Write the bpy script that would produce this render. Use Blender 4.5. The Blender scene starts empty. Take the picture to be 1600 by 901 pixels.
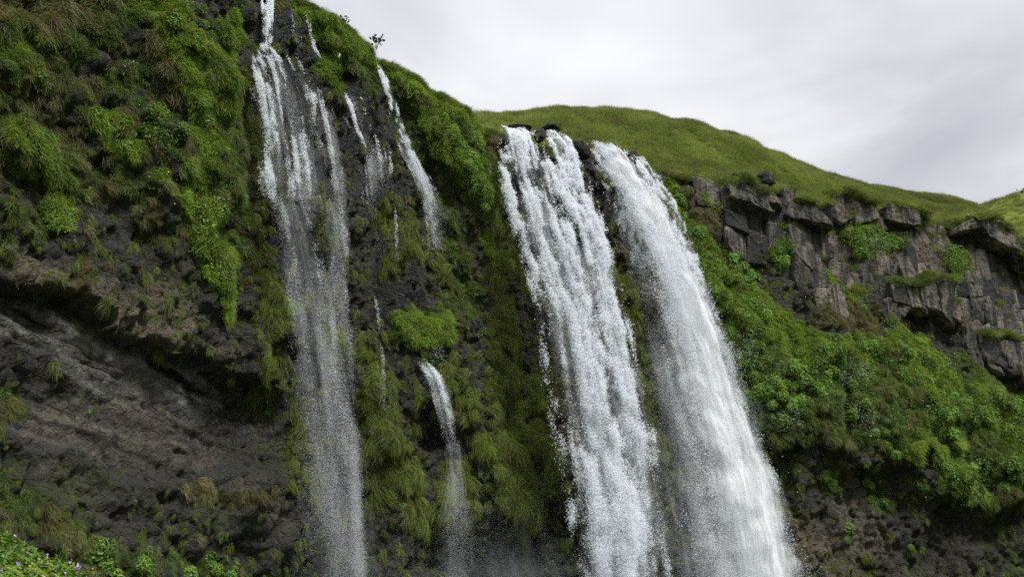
import bpy, math, random
import numpy as np
from mathutils import Vector, Matrix
from mathutils.bvhtree import BVHTree

random.seed(7)
RNG = np.random.default_rng(11)
S = bpy.context.scene
COL = S.collection
R = math.radians

# ------------------------------------------------------------------ camera, sky, sun, exposure
F_PX, PITCH = 1570.0, R(20.0)          # focal length in photo pixels (1600 wide), upward pitch
cam_d = bpy.data.cameras.new('camera')
cam_d.sensor_width = 36.0
cam_d.lens = 36.0 * F_PX / 1600.0
cam_d.clip_start, cam_d.clip_end = 0.1, 9000.0
cam = bpy.data.objects.new('camera', cam_d)
cam.location = (0, 0, 0)
cam.rotation_euler = (R(90) + PITCH, 0, 0)
COL.objects.link(cam)
S.camera = cam

SUN_EL, SUN_AZ = R(52.0), R(140.0)      # azimuth measured from +Y clockwise: behind the camera, to the right
W = bpy.data.worlds.new('World')
S.world = W
W.use_nodes = True
nt = W.node_tree
nt.nodes.clear()


class NB:
    """tiny helper to write shader / geometry node graphs"""
    def __init__(self, tree):
        self.t = tree

    def n(self, kind, ins=None, **props):
        nd = self.t.nodes.new(kind)
        for k, v in props.items():
            setattr(nd, k, v)
        for k, v in (ins or {}).items():
            self.put(nd.inputs[k], v)
        return nd

    def put(self, sock, v):
        if isinstance(v, bpy.types.NodeSocket):
            self.t.links.new(v, sock)
        elif isinstance(v, bpy.types.Node):
            self.t.links.new(v.outputs[0], sock)
        else:
            if hasattr(sock.default_value, '__len__') and len(sock.default_value) == 4 and len(v) == 3:
                v = (*v, 1.0)
            sock.default_value = v

    def math(self, op, a, b=0.0, clamp=False):
        nd = self.t.nodes.new('ShaderNodeMath')
        nd.operation = op
        nd.use_clamp = clamp
        self.put(nd.inputs[0], a)
        self.put(nd.inputs[1], b)
        return nd.outputs[0]

    def mix(self, f, a, b, blend='MIX'):
        nd = self.t.nodes.new('ShaderNodeMix')
        nd.data_type = 'RGBA'
        nd.blend_type = blend
        self.put(nd.inputs[0], f)
        self.put(nd.inputs[6], a)
        self.put(nd.inputs[7], b)
        return nd.outputs[2]

    def step(self, x, lo, hi):
        nd = self.t.nodes.new('ShaderNodeMapRange')
        nd.interpolation_type = 'SMOOTHSTEP'
        self.put(nd.inputs[0], x)
        nd.inputs[1].default_value, nd.inputs[2].default_value = lo, hi
        return nd.outputs[0]

    def noise(self, vec, scale, detail=4.0, rough=0.55, dist=0.0):
        nd = self.t.nodes.new('ShaderNodeTexNoise')
        self.put(nd.inputs['Vector'], vec)
        nd.inputs['Scale'].default_value = scale
        nd.inputs['Detail'].default_value = detail
        nd.inputs['Roughness'].default_value = rough
        nd.inputs['Distortion'].default_value = dist
        return nd.outputs['Fac']

    def mapping(self, vec, scale=(1, 1, 1), rot=(0, 0, 0), loc=(0, 0, 0)):
        nd = self.t.nodes.new('ShaderNodeMapping')
        self.put(nd.inputs['Vector'], vec)
        nd.inputs['Scale'].default_value = scale
        nd.inputs['Rotation'].default_value = rot
        nd.inputs['Location'].default_value = loc
        return nd.outputs[0]


b = NB(nt)
sky = b.n('ShaderNodeTexSky', sky_type='NISHITA', sun_disc=False, sun_elevation=SUN_EL, sun_rotation=SUN_AZ)
geo = b.n('ShaderNodeTexCoord')
sep = b.n('ShaderNodeSeparateXYZ', {0: geo.outputs['Generated']})
# an overcast deck: view direction dropped on to a flat cloud layer, so that the clouds shrink towards the horizon
zc = b.math('MAXIMUM', sep.outputs[2], 0.08)
cx = b.math('DIVIDE', sep.outputs[0], zc)
cy = b.math('DIVIDE', sep.outputs[1], zc)
deck = b.n('ShaderNodeCombineXYZ', {0: cx, 1: cy, 2: 0.0})
deckm = b.mapping(deck, (1.0, 0.8, 1.0), (0, 0, R(25)), (0.35, 0.1, 0))
big = b.noise(deckm, 0.5, 2.0, 0.45, 0.2)
small = b.noise(deckm, 1.6, 4.0, 0.5, 0.3)
cl = b.math('ADD', b.math('ADD', b.math('MULTIPLY', big, 1.15), b.math('MULTIPLY', small, 0.55)), -0.35)
# the deck thins towards the west (left), thickens to the east (right)
cl = b.math('ADD', cl, b.math('MULTIPLY', b.math('MINIMUM', b.math('MAXIMUM', cx, -0.6), 1.5), -0.17))
clf = b.step(cl, 0.26, 0.56)
cloud = b.mix(clf, (1.57, 1.60, 1.73, 1), (2.68, 2.71, 2.77, 1))
# an overcast sky is about three times brighter overhead than at the horizon
ov = b.math('ADD', 0.62, b.math('MULTIPLY', b.math('MAXIMUM', sep.outputs[2], 0.0), 0.82))
cloud = b.mix(1.0, cloud, b.n('ShaderNodeCombineColor', {0: ov, 1: ov, 2: ov}).outputs[0], 'MULTIPLY')
skymix = b.mix(0.97, sky.outputs[0], cloud)
bg = b.n('ShaderNodeBackground', {0: skymix, 1: 0.1})
b.n('ShaderNodeOutputWorld', {0: bg})

sun_d = bpy.data.lights.new('sun', 'SUN')
sun_d.energy = 1.5
sun_d.angle = R(14)
sun_d.color = (1.0, 0.98, 0.94)
sun = bpy.data.objects.new('sun', sun_d)
sdir = Vector((math.sin(SUN_AZ) * math.cos(SUN_EL), math.cos(SUN_AZ) * math.cos(SUN_EL), math.sin(SUN_EL)))
sun.rotation_euler = (-sdir).to_track_quat('-Z', 'Y').to_euler()
COL.objects.link(sun)

S.view_settings.view_transform = 'Standard'
S.view_settings.look = 'None'
S.view_settings.exposure = 1.82
S.view_settings.gamma = 1.0
S.render.engine = 'CYCLES'
S.cycles.max_bounces = 6
S.cycles.diffuse_bounces = 4
S.cycles.transparent_max_bounces = 24
S.cycles.use_denoising = False
S.cycles.sample_clamp_indirect = 4.0


# ------------------------------------------------------------------ numpy helpers
def smooth(x):
    x = np.clip(x, 0.0, 1.0)
    return x * x * (3 - 2 * x)


def sstep(x, a, c):
    return smooth((x - a) / (c - a))


def _hash(ix, iy, iz, seed):
    h = (ix.astype(np.uint32) * np.uint32(374761393) + iy.astype(np.uint32) * np.uint32(668265263)
         + iz.astype(np.uint32) * np.uint32(2147483647) + np.uint32((seed * 974711 + 13) & 0xffffffff))
    h = (h ^ (h >> np.uint32(13))) * np.uint32(1274126177)
    h = (h ^ (h >> np.uint32(16))) * np.uint32(2246822519)
    h = h ^ (h >> np.uint32(15))
    return h.astype(np.float32) / np.float32(4294967295.0)


def vnoise(p, seed=0):
    """value noise in [-1,1], p is (N,3)"""
    fl = np.floor(p)
    i = fl.astype(np.int64)
    f = (p - fl).astype(np.float32)
    u = f * f * f * (f * (f * 6 - 15) + 10)
    out = 0
    for dx in (0, 1):
        wx = u[:, 0] if dx else 1 - u[:, 0]
        for dy in (0, 1):
            wy = u[:, 1] if dy else 1 - u[:, 1]
            for dz in (0, 1):
                wz = u[:, 2] if dz else 1 - u[:, 2]
                out = out + wx * wy * wz * _hash(i[:, 0] + dx, i[:, 1] + dy, i[:, 2] + dz, seed)
    return out * 2 - 1


def fbm(p, octaves=4, seed=0, gain=0.5):
    a, tot, out = 1.0, 0.0, 0
    q = np.asarray(p, dtype=np.float64)
    for o in range(octaves):
        out = out + a * vnoise(q, seed + o * 17)
        tot += a
        a *= gain
        q = q * 2.03 + 5.3
    return out / tot * 1.6


def worley(p, seed=0):
    """(F1, F2, id hash) of a jittered 3-D grid"""
    fl = np.floor(p).astype(np.int64)
    d1 = np.full(len(p), 9.0)
    d2 = np.full(len(p), 9.0)
    hid = np.zeros(len(p))
    for dx in (-1, 0, 1):
        for dy in (-1, 0, 1):
            for dz in (-1, 0, 1):
                c = fl + np.array([dx, dy, dz])
                j = np.stack([_hash(c[:, 0], c[:, 1], c[:, 2], seed + k) for k in (1, 2, 3)], 1)
                d = np.linalg.norm(c + j - p, axis=1)
                nearer = d < d1
                d2 = np.where(nearer, d1, np.minimum(d2, d))
                hid = np.where(nearer, j[:, 0], hid)
                d1 = np.where(nearer, d, d1)
    return d1, d2, hid


CP, SP = math.cos(PITCH), math.sin(PITCH)


def ray(px, py):
    x = (px - 800.0) / F_PX
    y = (450.5 - py) / F_PX
    return np.array([x, CP - SP * y, SP + CP * y])


def at_y(px, py, Y):
    v = ray(px, py)
    return v * (Y / v[1])


def project(P):
    P = np.asarray(P, dtype=np.float64)
    dep = P[..., 1] * CP + P[..., 2] * SP
    up = -P[..., 1] * SP + P[..., 2] * CP
    return 800 + F_PX * P[..., 0] / dep, 450.5 - F_PX * up / dep


# ------------------------------------------------------------------ object helpers
def link(o, parent=None):
    COL.objects.link(o)
    if parent is not None:
        o.parent = parent
    return o


def tag(o, label=None, cat=None, group=None, kind=None):
    if label:
        o['label'] = label
    if cat:
        o['category'] = cat
    if group:
        o['group'] = group
    if kind:
        o['kind'] = kind
    return o


def mesh_from(name, verts, faces, mat=None, smooth_shade=True):
    me = bpy.data.meshes.new(name)
    verts = np.asarray(verts, dtype=np.float32)
    faces = np.asarray(faces, dtype=np.int32)
    k = faces.shape[1]
    me.vertices.add(len(verts))
    me.vertices.foreach_set('co', verts.ravel())
    me.loops.add(faces.size)
    me.loops.foreach_set('vertex_index', faces.ravel())
    me.polygons.add(len(faces))
    me.polygons.foreach_set('loop_start', np.arange(0, faces.size, k, dtype=np.int32))
    me.polygons.foreach_set('loop_total', np.full(len(faces), k, dtype=np.int32))
    if smooth_shade:
        me.polygons.foreach_set('use_smooth', np.ones(len(faces), dtype=bool))
    me.update(calc_edges=True)
    if mat:
        me.materials.append(mat)
    return me


def obj_from(name, verts, faces, mat=None, parent=None, smooth_shade=True):
    return link(bpy.data.objects.new(name, mesh_from(name, verts, faces, mat, smooth_shade)), parent)


def fattr(me, name, data, kind='FLOAT'):
    a = me.attributes.new(name, kind, 'POINT')
    data = np.asarray(data, dtype=np.float32)
    if kind == 'FLOAT':
        a.data.foreach_set('value', data.ravel())
    elif kind == 'FLOAT_VECTOR':
        a.data.foreach_set('vector', data.ravel())
    elif kind == 'FLOAT_COLOR':
        if data.shape[1] == 3:
            data = np.concatenate([data, np.ones((len(data), 1), np.float32)], 1)
        a.data.foreach_set('color', data.ravel())


def grid_faces(nu, nv):
    i = np.arange(nu - 1)[:, None] * nv + np.arange(nv - 1)[None, :]
    return np.stack([i, i + nv, i + nv + 1, i + 1], -1).reshape(-1, 4)


# ------------------------------------------------------------------ materials
def new_mat(name):
    m = bpy.data.materials.new(name)
    m.use_nodes = True
    m.node_tree.nodes.clear()
    return m, NB(m.node_tree)


def rock_material(name, use_attr=True, base=(0.080, 0.076, 0.070), dark=(0.024, 0.024, 0.025), tan=(0.25, 0.210, 0.160)):
    m, b = new_mat(name)
    g = b.n('ShaderNodeNewGeometry')
    P = g.outputs['Position']
    n1 = b.noise(P, 0.35, 5, 0.6)
    n2 = b.noise(P, 2.2, 6, 0.65)
    n3 = b.noise(P, 7.0, 5, 0.7)
    vo = b.n('ShaderNodeTexVoronoi', {'Vector': b.mapping(P, (1, 1, 0.75)), 'Scale': 2.6, 'Randomness': 1.0})
    vd = vo.outputs['Distance']
    ve = b.n('ShaderNodeTexVoronoi', {'Vector': b.mapping(P, (1, 1, 0.6)), 'Scale': 1.3}, feature='DISTANCE_TO_EDGE').outputs['Distance']
    crack = b.step(ve, 0.0, 0.09)
    streak = b.noise(b.mapping(P, (1.05, 1.05, 0.075)), 1.0, 7, 0.74, 0.6)
    if use_attr:
        col = b.n('ShaderNodeAttribute', attribute_name='rock').outputs['Color']
        mossA = b.n('ShaderNodeAttribute', attribute_name='moss').outputs['Fac']
        mosscol = b.n('ShaderNodeAttribute', attribute_name='mosscol').outputs['Color']
        wet = b.n('ShaderNodeAttribute', attribute_name='wet').outputs['Fac']
        v = b.math('ADD', b.math('MULTIPLY', n2, 2.0), b.math('MULTIPLY', n3, 2.2))
        v = b.math('SUBTRACT', v, b.math('ADD', 0.85, b.math('MULTIPLY', vd, 0.35)))
        v = b.math('MAXIMUM', v, 0.12)
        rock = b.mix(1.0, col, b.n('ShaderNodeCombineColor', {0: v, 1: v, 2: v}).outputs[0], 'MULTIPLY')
        rock = b.mix(b.math('MULTIPLY', b.step(streak, 0.52, 0.68), 0.5), rock, dark)
        mm = b.step(b.math('ADD', b.math('MULTIPLY', mossA, 1.0), b.math('MULTIPLY', b.math('SUBTRACT', n2, 0.5), 1.1)), 0.35, 0.6)
        mv = b.math('ADD', b.math('MULTIPLY', n3, 1.4), 0.25)
        mc = b.mix(1.0, mosscol, b.n('ShaderNodeCombineColor', {0: mv, 1: mv, 2: b.math('MULTIPLY', mv, 0.8)}).outputs[0], 'MULTIPLY')
        color = b.mix(mm, rock, mc)
        rough = b.math('SUBTRACT', 0.92, b.math('MULTIPLY', wet, 0.5))
    else:
        oi = b.n('ShaderNodeObjectInfo')
        rnd = oi.outputs['Random']
        c0 = b.mix(b.step(n1, 0.35, 0.65), base, tan)
        c0 = b.mix(b.math('MULTIPLY', rnd, 0.75), c0, base)
        c0 = b.mix(b.step(rnd, 0.72, 0.95), c0, dark)
        v = b.math('ADD', b.math('MULTIPLY', n2, 1.1), b.math('MULTIPLY', n3, 0.7))
        v = b.math('ADD', v, 0.1)
        c0 = b.mix(1.0, c0, b.n('ShaderNodeCombineColor', {0: v, 1: v, 2: v}).outputs[0], 'MULTIPLY')
        color = b.mix(b.math('MULTIPLY', b.step(streak, 0.46, 0.55), 0.88), c0, dark)
        lich = b.step(b.noise(P, 0.8, 7, 0.72), 0.54, 0.66)
        color = b.mix(b.math('MULTIPLY', lich, 0.55), color, (0.075, 0.078, 0.026, 1))
        rough = 0.85
    hgt = b.math('ADD', b.math('MULTIPLY', n2, 0.9), b.math('SUBTRACT', b.math('MULTIPLY', n3, 0.7), b.math('MULTIPLY', vd, 0.5)))
    hgt = b.math('ADD', hgt, b.math('MULTIPLY', crack, 0.22))
    bump = b.n('ShaderNodeBump', {'Strength': 1.0, 'Distance': 0.55 if use_attr else 0.3, 'Height': hgt})
    p = b.n('ShaderNodeBsdfPrincipled', {'Base Color': color, 'Roughness': rough, 'Normal': bump})
    p.inputs['Specular IOR Level'].default_value = 0.22
    b.n('ShaderNodeOutputMaterial', {0: p})
    return m


def leaf_material(name, lo, hi, dry=None, transl=0.3):
    """lo..hi over the per-clump tint; v is a random number per blade or leaf"""
    m, b = new_mat(name)
    t = b.n('ShaderNodeAttribute', attribute_type='INSTANCER', attribute_name='tint').outputs['Fac']
    v = b.n('ShaderNodeAttribute', attribute_name='v').outputs['Fac']
    f = b.math('ADD', b.math('MULTIPLY', t, 0.75), b.math('MULTIPLY', b.math('SUBTRACT', v, 0.5), 0.6), True)
    c = b.mix(f, lo, hi)
    if dry:
        c = b.mix(b.step(v, 0.86, 0.92), c, dry)
    d = b.n('ShaderNodeBsdfDiffuse', {'Color': c})
    tr = b.n('ShaderNodeBsdfTranslucent', {'Color': b.mix(0.35, c, (0.14, 0.20, 0.02, 1))})
    mx = b.n('ShaderNodeMixShader', {0: transl, 1: d.outputs[0], 2: tr.outputs[0]})
    gl = b.n('ShaderNodeBsdfGlossy', {'Color': (0.5, 0.5, 0.5, 1), 'Roughness': 0.45})
    mx2 = b.n('ShaderNodeMixShader', {0: 0.03, 1: mx.outputs[0], 2: gl.outputs[0]})
    b.n('ShaderNodeOutputMaterial', {0: mx2})
    return m


def plain_material(name, color, rough=0.8, noise_amt=0.35, scale=3.0):
    m, b = new_mat(name)
    g = b.n('ShaderNodeNewGeometry')
    n = b.noise(g.outputs['Position'], scale, 4, 0.6)
    v = b.math('ADD', b.math('MULTIPLY', n, noise_amt * 2), 1 - noise_amt)
    c = b.mix(1.0, (*color, 1), b.n('ShaderNodeCombineColor', {0: v, 1: v, 2: v}).outputs[0], 'MULTIPLY')
    p = b.n('ShaderNodeBsdfPrincipled', {'Base Color': c, 'Roughness': rough})
    b.n('ShaderNodeOutputMaterial', {0: p})
    return m


def droplet_material(name, color=(0.85, 0.875, 0.91)):
    m, b = new_mat(name)
    d = b.n('ShaderNodeBsdfDiffuse', {'Color': (*color, 1)})
    t = b.n('ShaderNodeBsdfTranslucent', {'Color': (*color, 1)})
    mx = b.n('ShaderNodeMixShader', {0: 0.45, 1: d.outputs[0], 2: t.outputs[0]})
    b.n('ShaderNodeOutputMaterial', {0: mx})
    return m


def foam_material(name, cover, soft, amax=1.0, along=0.16, across=1.1, transl=0.4, color=(0.84, 0.88, 0.92)):
    """broken white water: u runs along the flow in metres, w across it; gaps show what is behind"""
    m, b = new_mat(name)
    uv = b.n('ShaderNodeAttribute', attribute_name='flow').outputs['Vector']
    edge = b.n('ShaderNodeAttribute', attribute_name='edge').outputs['Fac']
    n1 = b.noise(b.mapping(uv, (along, across, 1.0)), 1.0, 5, 0.62, 0.6)
    n2 = b.noise(b.mapping(uv, (along * 6, across * 3.2, 1.0)), 1.0, 5, 0.7, 0.4)
    a = b.math('ADD', b.math('MULTIPLY', n1, 0.55), b.math('MULTIPLY', n2, 0.45))
    a = b.math('ADD', a, b.math('SUBTRACT', b.math('MULTIPLY', edge, 0.42), 0.42))
    lo = 0.56 - 0.26 * cover
    al = b.math('MULTIPLY', b.step(a, lo, lo + soft), amax)
    hgt = b.math('ADD', b.math('MULTIPLY', n1, 0.7), b.math('MULTIPLY', n2, 0.6))
    bump = b.n('ShaderNodeBump', {'Strength': 0.8, 'Distance': 0.5, 'Height': hgt})
    d = b.n('ShaderNodeBsdfDiffuse', {'Color': (*color, 1), 'Normal': bump})
    t = b.n('ShaderNodeBsdfTranslucent', {'Color': (*color, 1)})
    mx = b.n('ShaderNodeMixShader', {0: transl, 1: d.outputs[0], 2: t.outputs[0]})
    tr = b.n('ShaderNodeBsdfTransparent')
    mo = b.n('ShaderNodeMixShader', {0: al, 1: tr.outputs[0], 2: mx.outputs[0]})
    b.n('ShaderNodeOutputMaterial', {0: mo})
    return m


M_CLIFF = rock_material('cliff_rock')
M_BLOCK = rock_material('block_rock', False)
M_DARK = rock_material('boulder_rock', False, (0.045, 0.042, 0.04), (0.016, 0.016, 0.016), (0.075, 0.065, 0.055))
M_DROP = droplet_material('white_water')
M_STEM = plain_material('plant_stem', (0.06, 0.055, 0.025))

# ------------------------------------------------------------------ the cliff: plan curve and rim
PLAN = np.array([(-60, -25), (-46, 8), (-37, 34), (-30, 53), (-25, 62), (-20, 70), (-15, 77), (-9, 83.5), (-3, 88), (4, 90.5),
                 (13, 94), (28, 99.5), (45, 106), (64, 115), (85, 126), (120, 146)], dtype=float)


def spline(pts, n):
    """Catmull-Rom through the points, resampled to n equal steps"""
    pts = np.asarray(pts, dtype=float)
    ext = np.vstack([2 * pts[0] - pts[1], pts, 2 * pts[-1] - pts[-2]])
    out = []
    for i in range(len(pts) - 1):
        p0, p1, p2, p3 = ext[i:i + 4]
        t = np.linspace(0, 1, 40, endpoint=False)[:, None]
        out.append(0.5 * (2 * p1 + (p2 - p0) * t + (2 * p0 - 5 * p1 + 4 * p2 - p3) * t ** 2 + (3 * p1 - p0 - 3 * p2 + p3) * t ** 3))
    out = np.vstack(out + [pts[-1:]])
    L = np.concatenate([[0], np.cumsum(np.linalg.norm(np.diff(out, axis=0), axis=1))])
    q = np.linspace(0, L[-1], n)
    return np.stack([np.interp(q, L, out[:, k]) for k in range(pts.shape[1])], 1), L[-1]


DS = 0.2
_, LEN = spline(PLAN, 10)
NS = int(LEN / DS)
CXY, _ = spline(PLAN, NS)
SARR = np.linspace(0, LEN, NS)
tan = np.gradient(CXY, axis=0)
tan /= np.linalg.norm(tan, axis=1)[:, None]
NRM = np.stack([tan[:, 1], -tan[:, 0]], 1)           # outward, towards the valley
for _k in range(40):
    NRM[1:-1] = 0.25 * NRM[:-2] + 0.5 * NRM[1:-1] + 0.25 * NRM[2:]
NRM /= np.linalg.norm(NRM, axis=1)[:, None]


def height_for(xy, curve, lo=20, hi=120):
    """height at each plan point for which it meets the given skyline (bisection on the projected row)"""
    cxp = np.array([c[0] for c in curve], float)
    cyp = np.array([c[1] for c in curve], float)
    z0 = np.full(len(xy), lo, float)
    z1 = np.full(len(xy), hi, float)
    for _ in range(40):
        z = 0.5 * (z0 + z1)
        px, py = project(np.column_stack([xy, z]))
        below = py > np.interp(px, cxp, cyp)
        z0 = np.where(below, z, z0)
        z1 = np.where(below, z1, z)
    return 0.5 * (z0 + z1)


RIM = [(440, -40), (515, 12), (540, 34), (560, 54), (600, 88), (640, 119), (690, 152), (735, 176), (752, 194), (768, 196), (785, 196), (810, 198), (850, 212),
       (885, 222), (925, 224), (960, 236), (1000, 256), (1070, 270), (1140, 281), (1200, 290), (1250, 300), (1300, 312), (1400, 338),
       (1500, 346), (1525, 340), (1545, 333), (1570, 347), (1600, 374), (1700, 440), (2000, 640)]
HILL = [(700, 212), (765, 204), (800, 198), (830, 190), (870, 186), (950, 187), (1000, 191), (1050, 201), (1100, 217), (1130, 227), (1180, 247), (1240, 272), (1300, 290),
        (1350, 302), (1400, 307), (1450, 312), (1490, 318), (1512, 328), (1530, 345), (1700, 470), (2000, 680)]
ZRIM = height_for(CXY, RIM)
s515 = SARR[np.argmin(np.abs(project(np.column_stack([CXY, ZRIM]))[0] - 515))]
zcap = np.interp(s515, SARR, ZRIM)
ZRIM = np.where(SARR < s515, zcap + (s515 - SARR) * 0.08, ZRIM)
ZRIM = np.clip(ZRIM, 30, 62)


def hit_base(px, py, off=0.0):
    """where the sight line through a photo pixel meets the plan wall pushed out by off: (s, z)"""
    v = ray(px, py)
    t = np.arange(20, 220, 0.12)
    P = v[None, :] * t[:, None]
    sub = slice(0, NS, 5)
    C, N = CXY[sub], NRM[sub]
    d2 = (P[:, None, 0] - C[None, :, 0]) ** 2 + (P[:, None, 1] - C[None, :, 1]) ** 2
    j = np.argmin(d2, axis=1)
    d = (P[:, 0] - C[j, 0]) * N[j, 0] + (P[:, 1] - C[j, 1]) * N[j, 1]
    k = int(np.argmax(d < off))
    if k == 0:
        k = len(t) - 1
    return SARR[sub][j[k]], P[k, 2]


# macro relief of the wall: (photo column, photo row, metres outward)
RELIEF = [
    (0, -60, -1.0), (200, -60, -0.6), (330, -60, 0.6), (470, -40, -1.0),
    (20, 90, 0.4), (110, 110, 0.2), (200, 100, 0.6), (300, 90, 1.8), (345, 120, 1.9), (372, 120, 0.6), (395, 60, -1.6), (395, 180, -0.8),
    (20, 260, 0.6), (120, 250, 0.0), (210, 260, 0.4), (300, 260, 1.6), (350, 280, 1.6), (385, 300, 0.0),
    (100, 360, 0.5), (220, 380, 0.4), (320, 380, 1.3), (360, 430, 1.2), (400, 420, 0.0), (20, 415, 0.6), (150, 460, 0.7), (260, 515, 0.8), (330, 540, 0.7), (410, 560, 0.3),
    (60, 480, 0.6), (150, 540, 0.5), (250, 600, 0.3), (330, 620, -0.2), (60, 620, -0.3), (200, 660, -0.2), (330, 690, -0.8), (420, 660, -0.4),
    (40, 760, 1.2), (130, 770, 0.8), (250, 790, 0.6), (350, 800, 0.6), (420, 780, 2.2), (450, 830, 1.8), (330, 880, 0.0), (100, 880, 2.5), (220, 890, 1.6), (450, 900, 0.2),
    (415, 30, -2.2), (440, 68, -1.4), (440, 100, -0.4), (430, 200, 0.4), (430, 300, 1.2), (440, 350, 0.7), (440, 500, 0.4), (480, 200, 0.2), (480, 350, 0.2),
    (500, 500, -0.4), (520, 650, -0.6), (520, 800, -1.2), (520, 900, -1.5), (480, 60, -0.6), (520, 60, 0.8), (540, 140, 0.2), (570, 80, 0.6), (560, 200, 0.5),
    (590, 110, -0.2), (620, 200, -0.2), (560, 350, 0.6), (600, 440, 1.0), (590, 490, 0.6), (570, 620, 1.2), (610, 680, 2.0), (620, 780, 1.8), (610, 870, 1.0),
    (640, 120, 1.0), (670, 170, 1.0), (700, 200, 1.8), (735, 240, 1.9), (750, 300, 1.6), (650, 280, -0.2), (690, 320, 0.2), (700, 420, 0.3), (640, 520, 1.4),
    (680, 545, 1.9), (660, 575, 2.2), (700, 620, 3.0), (745, 660, 3.6), (752, 695, 3.2), (655, 650, -1.2), (655, 700, -2.0), (690, 720, 0.6), (720, 760, 2.0),
    (790, 730, 2.6), (800, 800, 3.0), (855, 745, 2.4), (770, 880, -0.8), (690, 880, 0.2), (860, 860, -2.0), (770, 450, 0.2), (800, 350, -0.4), (780, 230, -0.5),
    (820, 550, 0.2), (820, 650, 0.8), (850, 240, -0.6), (860, 400, -1.4), (920, 250, 0.0), (930, 330, -0.2), (960, 400, -1.0), (980, 550, -1.6), (1020, 700, -2.0),
    (1000, 860, -2.5), (1100, 860, -2.0), (1000, 280, 0.2), (1060, 300, 0.3), (1090, 380, 0.7), (1110, 460, 1.2), (1150, 520, 2.0), (1140, 600, 2.0), (1200, 600, 2.8),
    (1160, 300, 0.3), (1160, 400, 0.4), (1200, 420, 0.4), (1250, 470, 1.4), (1300, 350, 0.0), (1300, 420, -0.2), (1350, 480, 0.6), (1300, 540, 2.8), (1400, 350, 0.0), (1400, 430, -0.4),
    (1390, 540, 2.0), (1450, 470, -0.2), (1470, 540, 0.6), (1500, 400, -0.5), (1570, 450, -0.5), (1550, 540, 0.2), (1590, 590, 0.5), (1500, 600, 2.4), (1580, 650, 3.4),
    (1300, 650, 3.2), (1400, 660, 3.4), (1500, 700, 3.6), (1590, 730, 3.4), (1230, 670, 2.6), (1220, 740, 1.2), (1340, 710, 2.8), (1340, 760, 1.0), (1480, 770, 2.8), (1480, 820, 0.6),
    (1580, 830, 0.8), (1280, 850, 1.2), (1400, 870, 0.6), (1550, 890, 0.6), (1700, 400, 0.0), (1700, 700, 3.0), (1700, 880, 1.0),
]
_rel = []
for (px_, py_, o_) in RELIEF:
    s_, z_ = hit_base(px_, py_, o_)
    _rel.append((s_, z_, o_))
_rel = np.array(_rel)


def edge_line(pts, off=0.5):
    q = np.array([hit_base(px, py, off) for px, py in pts])
    o = np.argsort(q[:, 0])
    return q[o, 0], q[o, 1]


# overhang edges: polyline in the photo, height of the lip, how far it stands out, how far the band above reaches, depth below
ROOFS = [
    (edge_line([(-150, 400), (0, 432), (60, 440), (120, 460), (200, 512), (290, 548), (400, 585), (455, 600)], 0.7), 0.3, 3.5, 1.7, 7.0),
    (edge_line([(1135, 296), (1160, 312), (1190, 330), (1212, 340)]), 1.5, 3.0, 0.5, 2.5),
    (edge_line([(1228, 338), (1270, 345), (1302, 358)]), 1.2, 2.5, 0.5, 2.5),
    (edge_line([(1490, 352), (1520, 352), (1550, 368), (1580, 395), (1610, 425), (1680, 470)]), 1.6, 2.2, 0.8, 4.0),
    (edge_line([(1395, 468), (1440, 478), (1500, 512)]), 1.3, 4.5, 1.2, 4.5),
    (edge_line([(1515, 556), (1570, 590), (1600, 600)]), 0.9, 4.0, 0.6, 3.0),
    (edge_line([(755, 858), (800, 838), (850, 790), (868, 755)], 2.5), 0.4, 2.0, 1.6, 5.0),
    (edge_line([(1200, 690), (1270, 690), (1350, 722), (1420, 735), (1500, 790), (1560, 790), (1650, 770)], 2.8), 0.3, 2.0, 0.9, 5.0),
]


def macro_off(s, z):
    """metres outward of the plan curve; s, z flat arrays"""
    out = np.empty(len(s))
    for a in range(0, len(s), 60000):
        ss, zz = s[a:a + 60000], z[a:a + 60000]
        d2 = (ss[:, None] - _rel[None, :, 0]) ** 2 + ((zz[:, None] - _rel[None, :, 1]) * 0.9) ** 2
        w = 1.0 / (d2 + 1.2) ** 2
        out[a:a + 60000] = (w * _rel[None, :, 2]).sum(1) / w.sum(1)
    for (ls, lz), amp, up, cut, down in ROOFS:
        zl = np.interp(s, ls, lz) + 0.35 * vnoise(np.stack([s * 0.7, 0 * s, 0 * s], 1), 5) + 0.18 * vnoise(np.stack([s * 2.3, 0 * s, 0 * s], 1), 6)
        win = sstep(s, ls[0] - 0.6, ls[0] + 0.8) * (1 - sstep(s, ls[-1] - 0.8, ls[-1] + 0.6))
        h = z - zl
        out += win * np.where(h > 0, amp * np.exp(-(np.maximum(h, 0) / up) ** 2), -cut * np.exp(-(np.minimum(h, 0) / down) ** 2)) * sstep(np.abs(h), 0.0, 0.25)
    return out


# grid of the wall: rows from the pool up to the rim, then a round-over on to the plateau
ZLOW = -9.0
NV, NTOP = 300, 14
vfrac = np.linspace(0, 1, NV)
Sg = np.repeat(SARR[:, None], NV, 1)
Zg = ZLOW + (ZRIM[:, None] - ZLOW) * vfrac[None, :]
OFF = macro_off(Sg.ravel(), Zg.ravel()).reshape(NS, NV)
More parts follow.
